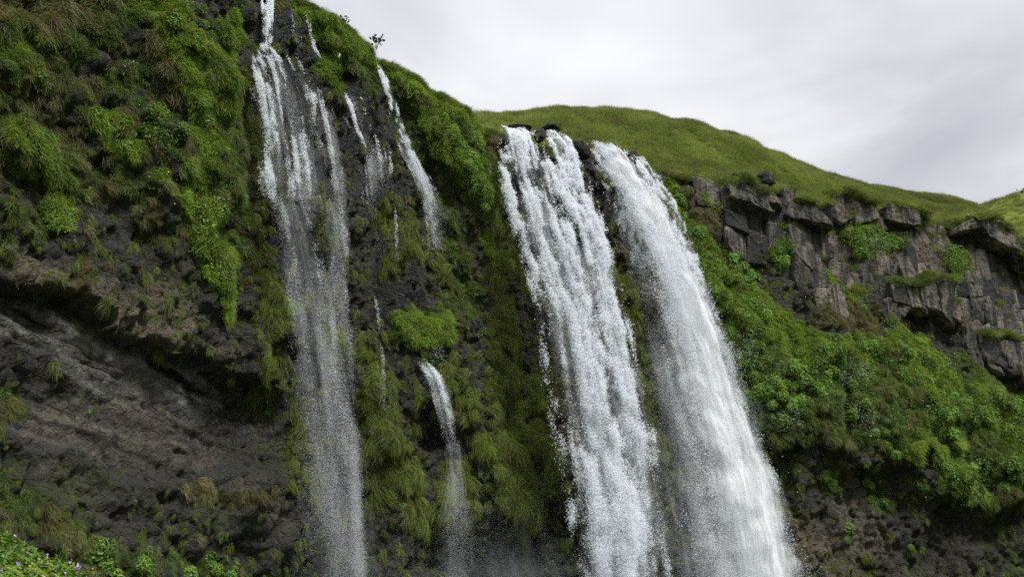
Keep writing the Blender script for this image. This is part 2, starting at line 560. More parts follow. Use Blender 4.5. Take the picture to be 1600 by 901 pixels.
# lean back under the rim
top = np.clip((Zg - (ZRIM[:, None] - 3.0)) / 3.0, 0, 1)
OFF -= 1.3 * top ** 2.2
P0 = np.empty((NS, NV, 3))
P0[..., 0] = CXY[:, None, 0] + NRM[:, None, 0] * OFF
P0[..., 1] = CXY[:, None, 1] + NRM[:, None, 1] * OFF
P0[..., 2] = Zg
PX, PY = project(P0)                    # where each wall point sits in the reference layout (author's chart of the wall)
pts = P0.reshape(-1, 3)
warp = 16 * np.stack([fbm(pts * 0.28, 4, 31), fbm(pts * 0.28, 4, 57)], 1)
QX = PX.ravel() + warp[:, 0]
QY = PY.ravel() + warp[:, 1]


def brush(strokes):
    """strokes: (polyline, radius or radii, strength) charted on the wall"""
    val = np.zeros(len(QX), np.float32)
    for poly, rad, st in strokes:
        poly = np.asarray(poly, float).reshape(-1, 2)
        rad = np.broadcast_to(np.asarray(rad, float), (len(poly),))
        m = 30
        sel = np.where((QX > poly[:, 0].min() - rad.max() - m) & (QX < poly[:, 0].max() + rad.max() + m)
                       & (QY > poly[:, 1].min() - rad.max() - m) & (QY < poly[:, 1].max() + rad.max() + m))[0]
        if len(sel) == 0:
            continue
        x, y = QX[sel], QY[sel]
        best = np.zeros(len(sel))
        if len(poly) == 1:
            best = 1 - np.hypot(x - poly[0, 0], y - poly[0, 1]) / rad[0]
        for i in range(len(poly) - 1):
            a, c = poly[i], poly[i + 1]
            d = c - a
            t = np.clip(((x - a[0]) * d[0] + (y - a[1]) * d[1]) / (d @ d), 0, 1)
            r = rad[i] + (rad[i + 1] - rad[i]) * t
            k = 1 - np.hypot(x - a[0] - t * d[0], y - a[1] - t * d[1]) / r
            best = k if i == 0 else np.maximum(best, k)
        val[sel] = np.maximum(val[sel], st * smooth(best * 1.8))
    return val


# ------- what grows where
BRIGHT = brush([
    ([(215, -20), (262, 40), (300, 95), (322, 150), (330, 230), (305, 320)], [38, 42, 40, 36, 34, 30], 1.0),
    ([(305, 320), (330, 385), (345, 430), (360, 480)], [34, 28, 20, 12], 0.9),
    ([(170, 195), (215, 235)], [30, 26], 0.8), ([(25, 210), (60, 265)], [34, 26], 0.7), ([(30, 95)], 40, 0.6), ([(95, 335)], 30, 0.9),
    ([(255, 280)], 26, 0.6), ([(370, 40), (350, 100)], [24, 16], 0.5), ([(60, 215), (85, 290)], 18, 0.5),
    ([(480, 5), (530, 60), (545, 85)], [34, 30, 18], 1.0), ([(545, 40), (600, 90), (612, 130)], [28, 26, 16], 0.95),
    ([(505, 95), (522, 130)], [18, 12], 0.9), ([(590, 80), (655, 150), (700, 185)], [22, 22, 18], 0.9), ([(655, 140), (720, 175), (748, 200)], [22, 20, 12], 0.75),
    ([(660, 190), (690, 230), (720, 260), (745, 300)], [20, 24, 26, 22], 1.0), ([(730, 215), (750, 260)], [16, 14], 0.8),
    ([(630, 505), (680, 515)], [22, 24], 0.8), ([(430, 475), (450, 480)], 14, 0.6), ([(765, 370), (770, 400)], 14, 0.5),
    ([(1065, 335), (1090, 390), (1120, 440), (1170, 480)], [20, 28, 34, 34], 1.0), ([(1170, 490), (1260, 540), (1340, 545), (1400, 530)], [34, 36, 32, 20], 0.95),
    ([(1430, 550), (1460, 590), (1470, 650), (1440, 700)], [30, 34, 30, 18], 0.9), ([(1530, 620), (1580, 680), (1600, 720)], [30, 38, 30], 0.85), ([(1490, 720), (1520, 760)], [36, 28], 0.95),
    ([(1340, 370), (1375, 390)], [26, 22], 0.8), ([(1485, 405), (1500, 425)], 20, 0.7), ([(1215, 385)], 24, 0.7), ([(1250, 300), (1290, 320)], 18, 0.6),
    ([(1110, 300), (1130, 320)], 16, 0.6), ([(1045, 290), (1070, 340)], 20, 0.8), ([(1290, 440), (1330, 460)], 16, 0.5),
])
LEAFY = brush([
    ([(255, 190), (262, 235)], [26, 20], 1.0), ([(320, 340)], 30, 0.8), ([(300, 20)], 30, 0.4), ([(95, 350)], 22, 0.7),
    ([(560, 20), (600, 70), (640, 120)], 22, 0.6), ([(700, 200), (735, 260), (750, 310)], [24, 28, 18], 0.9), ([(650, 510)], 34, 0.6), ([(680, 555)], 18, 0.6),
    ([(1060, 320), (1090, 400), (1130, 460), (1180, 510)], [20, 34, 36, 36], 1.0), ([(1150, 550), (1200, 590), (1260, 570)], [34, 40, 36], 1.0),
    ([(1180, 620), (1230, 640), (1300, 600)], [36, 40, 40], 0.9), ([(1320, 580), (1330, 600)], 30, 0.9), ([(1300, 545), (1400, 560), (1450, 590)], 32, 0.8),
    ([(1460, 600), (1470, 680)], 40, 0.8), ([(1530, 640), (1600, 660)], 44, 1.0), ([(1500, 730), (1520, 750)], 40, 1.0), ([(1340, 650), (1400, 690)], 40, 0.7), ([(1590, 740)], 40, 0.8),
    ([(1215, 360), (1218, 400)], 22, 1.0), ([(1340, 370), (1400, 380)], 20, 0.9), ([(1490, 405)], 24, 1.0), ([(1250, 300), (1280, 318)], 16, 0.8), ([(1130, 390), (1170, 430)], 22, 0.6), ([(1290, 455)], 18, 0.6), ([(1200, 740), (1215, 760)], 18, 0.6), ([(1290, 725), (1300, 750)], 18, 0.7), ([(1360, 750)], 20, 0.6), ([(1440, 760)], 18, 0.6), ([(1330, 820)], 16, 0.4), ([(1420, 850)], 16, 0.4), ([(150, 860), (200, 900)], 40, 0.6), ([(300, 890), (360, 900)], 30, 0.4),
])
MID = brush([
    ([(1215, 690), (1225, 740)], [24, 14], 0.7), ([(1290, 720), (1310, 770)], [26, 16], 0.7), ([(1370, 745), (1385, 790)], [24, 14], 0.6), ([(1430, 750), (1440, 780)], 18, 0.6), ([(1590, 780), (1570, 830)], [26, 14], 0.6),
    ([(-40, -20), (-20, 400)], 40, 0.4), ([(0, 60), (120, 60), (200, 20)], [50, 46, 40], 0.7), ([(0, 240), (80, 260), (130, 300)], [50, 40, 30], 0.75),
    ([(0, 120), (60, 180), (150, 150), (220, 120)], 44, 0.45), ([(170, 260), (220, 300)], 40, 0.5), ([(30, 330), (60, 370)], 30, 0.45),
    ([(340, 60), (385, 60)], [40, 16], 0.6), ([(330, 120), (340, 330), (345, 420)], [44, 46, 30], 0.8), ([(380, 160), (395, 300), (410, 420), (420, 520)], 16, 0.45),
    ([(520, 60), (640, 160), (740, 250), (760, 310)], 40, 0.7), ([(620, 200), (690, 290)], 20, 0.35), ([(740, 180), (765, 280), (780, 360)], 20, 0.5),
    ([(700, 330), (720, 420), (730, 480)], 18, 0.5), ([(620, 520), (720, 490)], 30, 0.6), ([(1050, 300), (1100, 420), (1200, 560), (1300, 600), (1500, 640), (1600, 700)], [24, 44, 66, 70, 74, 80], 0.85),
    ([(1180, 640), (1300, 670), (1400, 690)], 40, 0.6), ([(1240, 640), (1350, 680)], 50, 0.5), ([(1480, 780), (1540, 780)], 24, 0.6), ([(1500, 560), (1600, 620)], 26, 0.5),
    ([(0, 600), (20, 640)], 22, 0.5), ([(0, 760), (60, 820), (140, 850)], 34, 0.35), ([(180, 880), (320, 890)], 34, 0.35),
    ([(1100, 290), (1160, 290)], 16, 0.5), ([(1250, 310), (1300, 330)], 16, 0.5), ([(1380, 340), (1490, 350)], 10, 0.6),
])
OLIVE = brush([      # wet hanging moss, olive green
    ([(375, 120), (400, 260), (415, 420), (430, 560), (400, 640)], [18, 22, 26, 26, 24], 0.6), ([(580, 600), (600, 700), (590, 780)], [36, 44, 34], 0.95), ([(640, 740), (660, 820)], 26, 0.7),
    ([(700, 740), (720, 820)], 34, 0.8), ([(770, 700), (800, 770), (830, 810)], [30, 46, 34], 1.0), ([(770, 420), (790, 520), (790, 620), (800, 700)], [24, 34, 36, 34], 0.85),
    ([(760, 300), (790, 380), (820, 450)], 18, 0.6), ([(840, 600), (850, 700), (870, 760)], 24, 0.7), ([(700, 560), (740, 640)], 26, 0.5), ([(600, 340), (650, 370), (610, 420)], 24, 0.5),
    ([(690, 360), (700, 460)], 16, 0.6), ([(500, 300), (520, 420), (510, 560)], 24, 0.35), ([(960, 400), (1010, 560), (1030, 700)], 24, 0.45), ([(530, 500), (560, 560)], 22, 0.5),
    ([(460, 640), (470, 760)], 22, 0.4), ([(580, 540), (590, 560)], 16, 0.7), ([(640, 560), (660, 620)], 14, 0.7), ([(1200, 700), (1220, 780)], 20, 0.4),
])
DRY = brush([
    ([(0, 20), (100, 10), (180, 20)], [30, 34, 30], 0.8), ([(60, 90), (110, 110)], 30, 0.5), ([(20, 150), (120, 230), (160, 290)], 34, 0.5), ([(240, 70), (275, 150)], [20, 16], 0.8),
    ([(255, 290), (235, 350), (260, 375)], [18, 18, 14], 0.7), ([(130, 400), (125, 425)], 14, 0.9), ([(1100, 330), (1150, 350)], 26, 0.7), ([(1150, 290), (1500, 345)], 10, 0.8),
    ([(1290, 470), (1350, 500)], 22, 0.6), ([(1310, 545), (1370, 570)], 26, 0.5), ([(1290, 650), (1320, 700)], 26, 0.5), ([(1580, 790), (1560, 770)], 20, 0.7), ([(1430, 610), (1420, 660)], 14, 0.5),
    ([(70, 820), (130, 850), (150, 880)], 26, 0.7), ([(0, 640), (20, 600)], 22, 0.5), ([(600, 30), (640, 120)], 10, 0.5), ([(770, 210), (785, 260)], 16, 0.6),
    ([(300, 770), (380, 780), (440, 770)], 16, 0.45), ([(1500, 340), (1560, 335)], 10, 0.6),
])
FALLS = brush([([(415, -20), (440, 100), (470, 300), (500, 500), (520, 900)], [30, 60, 70, 60, 60], 1.0), ([(520, 60), (580, 250), (620, 420), (640, 600)], [30, 50, 50, 40], 1.0),
               ([(600, 90), (660, 260), (690, 360)], [14, 26, 20], 1.0), ([(800, 200), (880, 400), (960, 650), (980, 900)], [30, 60, 80, 90], 1.0), ([(930, 230), (1060, 420), (1100, 650), (1130, 900)], [40, 50, 70, 90], 1.0),
               ([(690, 580), (700, 700), (710, 860)], [26, 30, 50], 1.0)])

cave = brush([([(-80, 480), (60, 520), (180, 590), (300, 610)], [44, 52, 62, 40], 1.0), ([(40, 640), (180, 690), (300, 680)], [50, 60, 40], 0.75)])
band = brush([([(1110, 305), (1210, 360), (1300, 400), (1450, 430), (1600, 500)], [34, 70, 92, 100, 115], 1.0)])
# ------- rock colour
def zone(strokes):
    return brush(strokes)[:, None]


rock = np.tile(np.array([[0.044, 0.042, 0.036]]), (len(QX), 1))
rock = rock + (np.array([[0.145, 0.124, 0.088]]) - rock) * zone([([(0, 410), (110, 430), (190, 480), (280, 530)], [26, 30, 46, 40], 1.0), ([(250, 460), (300, 500)], 40, 0.6)]) * 0.8
rock = rock + (np.array([[0.118, 0.110, 0.097]]) - rock) * zone([([(-60, 480), (60, 510), (180, 580), (300, 610)], [40, 50, 60, 40], 1.0)])
rock = rock + (np.array([[0.085, 0.076, 0.061]]) - rock) * zone([([(60, 650), (200, 670), (300, 700)], [50, 80, 50], 1.0), ([(80, 760), (130, 790)], 50, 0.8), ([(400, 780), (440, 820)], [50, 30], 0.8), ([(430, 700), (470, 710)], 24, 0.7)])
rock = rock + (np.array([[0.019, 0.020, 0.019]]) - rock) * FALLS[:, None] * 0.9
rock = rock + (np.array([[0.105, 0.088, 0.066]]) - rock) * zone([([(1230, 780), (1270, 850), (1300, 900)], [40, 60, 70], 1.0), ([(1320, 760), (1360, 850)], [40, 50], 0.7)])
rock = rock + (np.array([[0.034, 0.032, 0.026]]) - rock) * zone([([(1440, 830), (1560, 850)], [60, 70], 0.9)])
rock = rock + (np.array([[0.12, 0.10, 0.08]]) - rock) * zone([([(1110, 300), (1300, 380), (1450, 410), (1600, 480)], [30, 70, 80, 90], 1.0)])
rock = rock + (np.array([[0.11, 0.055, 0.022]]) - rock) * zone([([(1140, 360), (1150, 385)], 18, 0.7), ([(1140, 300)], 12, 0.7)])
# vegetation lifts the moss cover on the ground between the tufts
soil = (0.32 + 0.25 * fbm(pts * 0.22, 3, 401)) * (1 - cave) * (1 - 0.5 * FALLS) * (1 - band)
veg = np.clip(soil + BRIGHT * 0.9 + LEAFY * 0.7 + MID * 0.75 + OLIVE * 0.9 + DRY * 0.6, 0, 1.2)
mosscol = (1.6 * BRIGHT[:, None] * np.array([[0.10, 0.165, 0.018]]) + (MID + LEAFY)[:, None] * np.array([[0.035, 0.058, 0.014]]) + OLIVE[:, None] * np.array([[0.060, 0.062, 0.013]])
           + DRY[:, None] * np.array([[0.085, 0.070, 0.030]]) + 0.25 * np.array([[0.045, 0.058, 0.022]])) / (1.6 * BRIGHT + MID + LEAFY + OLIVE + DRY + 0.25)[:, None]

# ------- fine relief
nx = np.repeat(NRM[:, None, 0], NV, 1).ravel()
ny = np.repeat(NRM[:, None, 1], NV, 1).ravel()
lump = fbm(pts * 0.42, 4, 3)
d1, d2, hid = worley(pts * np.array([0.75, 0.75, 0.55]), 9)
knob = 0.75 * (hid - 0.5) - 0.35 * np.exp(-(d2 - d1) * 9.0)
e1, e2, eid = worley(pts * 2.3, 21)
grav = 0.26 * (eid - 0.5) - 0.14 * np.exp(-(e2 - e1) * 7.0) + 0.06 * (0.45 - e1)
fine = fbm(pts * 1.6, 4, 44)
flute = fbm(pts * np.array([0.9, 0.9, 0.12]), 4, 71)
strat_c = pts[:, 2] * 1.0 + pts[:, 1] * 0.16 + 0.55 * fbm(pts * 0.12, 3, 91)
strat = fbm(np.stack([strat_c * 1.5, pts[:, 1] * 0.10, pts[:, 0] * 0.1], 1), 4, 15)
rock = rock * (1 + cave[:, None] * 1.3 * np.clip(fbm(np.stack([strat_c * 2.4, pts[:, 1] * 0.16, pts[:, 0] * 0.16], 1), 4, 19), -0.9, 0.9)[:, None])
rough_w = (1 - cave) * (1 - 0.6 * band)
lowr = brush([([(1230, 760), (1350, 830), (1580, 850)], [60, 90, 80], 1.0)])
lowz = brush([([(-60, 560), (120, 690), (330, 730), (430, 800)], [90, 120, 110, 70], 1.0)])
relief = (0.75 * lump + 0.9 * knob * (0.3 + 0.7 * (1 - FALLS)) * (1 - 0.55 * lowz) + 0.30 * fine + 0.6 * FALLS * flute) * rough_w + grav * rough_w * (1 - 0.55 * FALLS) * (1 - 0.3 * lowz) * (1 - 0.6 * lowr) + 0.5 * lowr * fbm(pts * np.array([0.5, 0.5, 0.35]), 4, 333) + cave * (0.55 * strat + 0.08 * fine + 0.35 * lump + 0.12 * knob)
relief += 0.35 * BRIGHT + 0.55 * LEAFY * (0.35 + 0.5 * np.clip(lump, -1, 1))
edge_fade = np.clip((1 - vfrac) * 30, 0.25, 1)
relief = relief.reshape(NS, NV) * edge_fade[None, :]
P1 = P0.copy()
P1[..., 0] += NRM[:, None, 0] * relief
P1[..., 1] += NRM[:, None, 1] * relief
P1[..., 2] += (0.18 * fbm(pts * 0.9, 3, 66)).reshape(NS, NV) * edge_fade[None, :]
# round-over rows on to the plateau
toprow = P1[:, -1:, :]
ts = (np.arange(1, NTOP + 1) * 0.35)[None, :, None]
ntop = np.concatenate([NRM, np.zeros((NS, 1))], 1)[:, None, :]
TOP = toprow - ntop * ts + np.array([0, 0, 1.0]) * (0.45 * (1 - np.exp(-ts / 0.8)) - 0.05 * ts)
WALL = np.concatenate([P1, TOP], 1)
NW = NV + NTOP


def pad(a, fill=None):
    a = a.reshape(NS, NV, -1)
    last = np.repeat(a[:, -1:], NTOP, 1)
    return np.concatenate([a, last], 1).reshape(NS * NW, -1)


FW = grid_faces(NS, NW)
cliff = obj_from('cliff', WALL.reshape(-1, 3), FW, M_CLIFF, None, False)
tag(cliff, kind='structure')
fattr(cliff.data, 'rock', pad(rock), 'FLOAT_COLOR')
fattr(cliff.data, 'mosscol', pad(mosscol), 'FLOAT_COLOR')
fattr(cliff.data, 'moss', pad(veg))
fattr(cliff.data, 'wet', pad(FALLS))
VN = np.empty(len(WALL.reshape(-1, 3)) * 3, np.float32)
cliff.data.vertex_normals.foreach_get('vector', VN)
VN = VN.reshape(NS, NW, 3)
BVH = BVHTree.FromPolygons([tuple(v) for v in WALL[::2, ::2].reshape(-1, 3)], grid_faces(len(range(0, NS, 2)), len(range(0, NW, 2))).tolist())


def on_cliff(px, py):
    """the real wall under a photo pixel: point and outward normal"""
    v = Vector(ray(px, py)).normalized()
    p, n, i, d = BVH.ray_cast(Vector((0, 0, 0)), v)
    if p is None:
        return None, None
    if n.dot(v) > 0:
        n = -n
    return p, n


# ------------------------------------------------------------------ the grassy hill behind the rim, the far hill, ground, pool
T_SKY = np.interp(SARR, [0, s515, s515 + 25, SARR[-1] * 0.75, SARR[-1]], [12, 8, 26, 10, 8])
skyxy = CXY - NRM * T_SKY[:, None]
ZSKY = height_for(skyxy, HILL)
s_not = SARR[np.argmin(np.abs(project(np.column_stack([CXY, ZRIM]))[0] - 758))]
w_h = sstep(SARR, s_not - 1.0, s_not + 3.0)
ZSKY = np.where(np.isfinite(ZSKY), ZSKY, ZRIM)
ZSKY = ZRIM * (1 - w_h) + ZSKY * w_h - (1 - w_h) * 2.0
ZSKY = np.clip(ZSKY, ZRIM - 4, ZRIM + 22)
hs = slice(0, NS, 3)
NT = 70
tfr = np.linspace(0, 1, NT) ** 1.3 * 3.2 - 0.0
TT = tfr[None, :] * T_SKY[hs, None] + 1.0 + 0 * tfr[None, :]
rel_t = tfr[None, :]
zz = ZRIM[hs, None] + 0.15 + (ZSKY - ZRIM)[hs, None] * np.where(rel_t < 1, np.sin(np.clip(rel_t, 0, 1) * np.pi / 2) ** 1.15, 1 - 0.05 * (rel_t - 1) ** 2 * 3)
OFFTOP = OFF[hs, -1][:, None]
HP = np.empty((zz.shape[0], NT, 3))
HP[..., 0] = CXY[hs, None, 0] + NRM[hs, None, 0] * (OFFTOP * np.exp(-TT / 4) - TT)
HP[..., 1] = CXY[hs, None, 1] + NRM[hs, None, 1] * (OFFTOP * np.exp(-TT / 4) - TT)
hp = HP.reshape(-1, 3)
HP[..., 2] = zz + (0.42 * fbm(hp * 0.35, 4, 8) * np.clip(rel_t * 4, 0, 1).repeat(zz.shape[0], 0).ravel() * 0.8).reshape(zz.shape)


def ground_material(name, c1, c2, c3):
    m, b = new_mat(name)
    g = b.n('ShaderNodeNewGeometry')
    P = g.outputs['Position']
    n1 = b.noise(P, 0.12, 5, 0.6)
    n2 = b.noise(P, 1.6, 6, 0.65)
    c = b.mix(b.step(n1, 0.38, 0.62), c1, c2)
    c = b.mix(b.step(n2, 0.5, 0.75), c, c3)
    bump = b.n('ShaderNodeBump', {'Strength': 0.8, 'Distance': 0.25, 'Height': n2})
    p = b.n('ShaderNodeBsdfPrincipled', {'Base Color': c, 'Roughness': 0.95, 'Normal': bump})
    p.inputs['Specular IOR Level'].default_value = 0.1
    b.n('ShaderNodeOutputMaterial', {0: p})
    return m


M_TURF = ground_material('turf', (0.085, 0.110, 0.022), (0.140, 0.165, 0.034), (0.130, 0.115, 0.050))
hill = obj_from('hill', HP.reshape(-1, 3), grid_faces(HP.shape[0], NT)[:, ::-1], M_TURF)
tag(hill, kind='structure')
HN = np.empty(len(hp) * 3, np.float32)
hill.data.vertex_normals.foreach_get('vector', HN)
HN = HN.reshape(HP.shape)
if HN[..., 2].mean() < 0:
    HN = -HN

# far hill on the right
FARY = 230.0
fx = np.linspace(60, 330, 420)
fy = np.linspace(0, 120, 160)
sk = [(1500, 335), (1520, 325), (1550, 314), (1570, 308), (1600, 299), (1700, 262), (1900, 240)]
ftop = []
for x in fx:
    lo, hi = 20, 160
    for _ in range(40):
        z = 0.5 * (lo + hi)
        px, py = project(np.array([x, FARY, z]))
        if py > np.interp(px, [k[0] for k in sk], [k[1] for k in sk]):
            lo = z
        else:
            hi = z
    ftop.append(lo)
ftop = np.array(ftop)
FX, FY = np.meshgrid(fx, fy, indexing='ij')
FZ = ftop[:, None] - 0.0 + np.where(FY < 40, -(40 - FY) * 0.75, -(FY - 40) * 0.1)
fp = np.stack([FX, FARY - 40 + FY, FZ], -1)
fp[..., 2] += (1.1 * fbm(fp.reshape(-1, 3) * 0.12, 4, 12) + 0.7 * fbm(fp.reshape(-1, 3) * np.array([0.35, 0.7, 0.7]), 3, 13)).reshape(FX.shape) * np.clip(np.abs(FY - 40) / 10, 0.25, 1)
far_hill = obj_from('far_hill', fp.reshape(-1, 3), grid_faces(420, 160), M_TURF)
tag(far_hill, kind='structure')

# valley floor: one sheet to the horizon, sunk under the pool
gx = np.concatenate([[-4000, -1500, -500, -200], np.arange(-90, 141, 5.0), [250, 600, 1500, 4000]])
gy = np.concatenate([[-4000, -1500, -500, -200], np.arange(-60, 131, 5.0), [250, 600, 1500, 4000]])
GX, GY = np.meshgrid(gx, gy, indexing='ij')
dpool = np.hypot((GX - 4) / 26, (GY - 72) / 22)
GZ = -1.8 - 5.0 * (1 - sstep(dpool, 0.7, 1.3)) - 2.0 * sstep(GY, 20, 60) + 0.4 * fbm(np.stack([GX.ravel() * 0.1, GY.ravel() * 0.1, 0 * GX.ravel()], 1), 3, 2).reshape(GX.shape)
ground = obj_from('ground', np.stack([GX, GY, GZ], -1).reshape(-1, 3), grid_faces(len(gx), len(gy)), ground_material('valley_grass', (0.05, 0.075, 0.016), (0.07, 0.09, 0.02), (0.09, 0.085, 0.06)))
tag(ground, kind='structure')
m_pool, b = new_mat('pool_water')
g = b.n('ShaderNodeNewGeometry')
nn = b.noise(g.outputs['Position'], 1.2, 5, 0.6)
bp = b.n('ShaderNodeBump', {'Strength': 0.5, 'Distance': 0.3, 'Height': nn})
pw = b.n('ShaderNodeBsdfPrincipled', {'Base Color': (0.10, 0.13, 0.13, 1), 'Roughness': 0.15, 'Normal': bp})
b.n('ShaderNodeOutputMaterial', {0: pw})
th = np.linspace(0, 2 * np.pi, 64, endpoint=False)
pv = np.vstack([[[4, 72, -4.4]], np.stack([4 + 27 * np.cos(th), 72 + 23 * np.sin(th), 0 * th - 4.4], 1)])
pool = obj_from('pool_water', pv, [(0, 1 + i, 1 + (i + 1) % 64) for i in range(64)], m_pool)
tag(pool, kind='structure')

# grassy bank in the near left corner
bx = np.linspace(-34, -4, 120)
by = np.linspace(14, 44, 120)
BX, BY = np.meshgrid(bx, by, indexing='ij')
BZ = 3.35 - 0.46 * (BX + 15.3) - 0.02 * (BX + 15.3) ** 2 * (BX > -15.3) - np.where(BY < 30, 0.16 * (30 - BY), 0.22 * (BY - 30))
BZ = np.minimum(BZ, 6.5)
BZ += 0.14 * fbm(np.stack([BX.ravel() * 0.5, BY.ravel() * 0.5, 0 * BX.ravel()], 1), 4, 77).reshape(BX.shape)
BZ = np.maximum(BZ, -3.2)
bank = obj_from('grassy_bank', np.stack([BX, BY, BZ], -1).reshape(-1, 3), grid_faces(120, 120), M_TURF)
tag(bank, kind='structure')
BN = np.empty(BX.size * 3, np.float32)
bank.data.vertex_normals.foreach_get('vector', BN)
BN = BN.reshape(120, 120, 3)


# ------------------------------------------------------------------ small plants as instanced stuff
def blades(n, radius, length, width, droop, spread, out, up, segs=3, seed=0, lenvar=0.5):
    r = np.random.default_rng(seed)
    V, F, A = [], [], []
    for k in range(n):
        a, q = r.uniform(0, 2 * np.pi), radius * math.sqrt(r.uniform())
        root = np.array([q * math.cos(a), q * math.sin(a), -0.05])
        d = np.array([r.normal(0, spread), up + r.normal(0, spread), out + r.normal(0, spread * 0.5)])
        d /= np.linalg.norm(d) + 1e-6
        L = length * r.uniform(1 - lenvar, 1 + lenvar * 0.6)
        side = np.cross(d, [r.normal(), r.normal(), r.normal()])
        side /= np.linalg.norm(side) + 1e-6
        v = r.uniform()
        base = len(V)
        for i in range(segs + 1):
            t = i / segs
            c = root + d * L * t + np.array([0, -droop * L * t * t, 0])
            w = width * (1 - 0.85 * t) * 0.5
            V += [c - side * w, c + side * w]
            A += [v, v]
        for i in range(segs):
            j = base + 2 * i
            F.append((j, j + 1, j + 3, j + 2))
    return np.array(V), np.array(F), np.array(A)


def leaves(n, radius, size, height, droop=0.3, seed=0, aspect=0.55, hollow=0.0):
    """a dome of small folded leaves; local Z is outward"""
    r = np.random.default_rng(seed)
    V, F, A = [], [], []
    for k in range(n):
        a = r.uniform(0, 2 * np.pi)
        q = math.sqrt(r.uniform(hollow, 1))
        zz = height * math.sqrt(max(0.0, 1 - q * q)) * r.uniform(0.55, 1.05)
        c = np.array([radius * q * math.cos(a), radius * q * math.sin(a), zz])
        nrm = np.array([q * math.cos(a) * 0.8, q * math.sin(a) * 0.8 + 0.5, 0.8]) + r.normal(0, 0.35, 3)
        nrm /= np.linalg.norm(nrm)
        d = np.cross(nrm, r.normal(0, 1, 3))
        d[1] -= droop
        d -= nrm * (d @ nrm)
        d /= np.linalg.norm(d) + 1e-6
        sd = np.cross(nrm, d)
        L = size * r.uniform(0.55, 1.25)
        w = L * aspect * 0.5
        j = len(V)
        V += [c, c + d * L * 0.45 + sd * w - nrm * w * 0.3, c + d * L - nrm * L * 0.18, c + d * L * 0.45 - sd * w - nrm * w * 0.3]
        v = r.uniform()
        A += [v] * 4
        F += [(j, j + 1, j + 2), (j, j + 2, j + 3)]
    F = np.array(F)
    return np.array(V), F, np.array(A)


def asset(name, data, mat):
    V, F, A = data
    me = mesh_from(name, V, F, mat)
    fattr(me, 'v', A)
    return bpy.data.objects.new(name, me)


def asset_collection(name, objs):
    c = bpy.data.collections.new(name)
    for o in objs:
        c.objects.link(o)
    return c


def eulers(N, spin, upright=False):
    """local Z to the normal, local Y to uphill, then a turn about the normal"""
    N = N / np.linalg.norm(N, axis=1)[:, None]
    up = np.tile([0, 0, 1.0], (len(N), 1))
    if upright:
        up = np.stack([np.cos(spin), np.sin(spin), 0 * spin], 1)
    Y = up - N * (up * N).sum(1)[:, None]
    bad = np.linalg.norm(Y, axis=1) < 0.05
    Y[bad] = [0.3, 1, 0]
    Y /= np.linalg.norm(Y, axis=1)[:, None]
    X = np.cross(Y, N)
    if not upright:
        c, s_ = np.cos(spin)[:, None], np.sin(spin)[:, None]
        X, Y = X * c + Y * s_, Y * c - X * s_
    ey = -np.arcsin(np.clip(X[:, 2], -1, 1))
    ex = np.arctan2(Y[:, 2], N[:, 2])
    ez = np.arctan2(X[:, 1], X[:, 0])
    return np.stack([ex, ey, ez], 1)


def scatter_group(coll):
    g = bpy.data.node_groups.new('scatter', 'GeometryNodeTree')
    g.interface.new_socket('Geometry', in_out='INPUT', socket_type='NodeSocketGeometry')
    g.interface.new_socket('Geometry', in_out='OUTPUT', socket_type='NodeSocketGeometry')
    b = NB(g)
    gi = b.n('NodeGroupInput')
    ci = b.n('GeometryNodeCollectionInfo')
    ci.inputs['Collection'].default_value = coll
    ci.inputs['Separate Children'].default_value = True
    ci.inputs['Reset Children'].default_value = True
    ro = b.n('GeometryNodeInputNamedAttribute', data_type='FLOAT_VECTOR')
    ro.inputs['Name'].default_value = 'rot'
    sc = b.n('GeometryNodeInputNamedAttribute', data_type='FLOAT')
    sc.inputs['Name'].default_value = 'scl'
    ix = b.n('GeometryNodeInputNamedAttribute', data_type='FLOAT')
    ix.inputs['Name'].default_value = 'pick'
    ip = b.n('GeometryNodeInstanceOnPoints')
    b.put(ip.inputs['Points'], gi.outputs[0])
    b.put(ip.inputs['Instance'], ci.outputs[0])
    ip.inputs['Pick Instance'].default_value = True
    b.put(ip.inputs['Instance Index'], ix.outputs[0])
    b.put(ip.inputs['Rotation'], ro.outputs[0])
    b.put(ip.inputs['Scale'], sc.outputs[0])
    go = b.n('NodeGroupOutput')
    b.put(go.inputs[0], ip.outputs[0])
    return g


def scatter(name, coll, P, E, scl, tint, nvar):
    me = bpy.data.meshes.new(name)
    me.vertices.add(len(P))
    me.vertices.foreach_set('co', np.asarray(P, np.float32).ravel())
    fattr(me, 'rot', E, 'FLOAT_VECTOR')
    fattr(me, 'scl', scl)
    fattr(me, 'tint', tint)
    fattr(me, 'pick', RNG.integers(0, nvar, len(P)).astype(np.float32))
    o = link(bpy.data.objects.new(name, me))
    md = o.modifiers.new('scatter', 'NODES')
    md.node_group = scatter_group(coll)
    tag(o, kind='stuff')
    return o


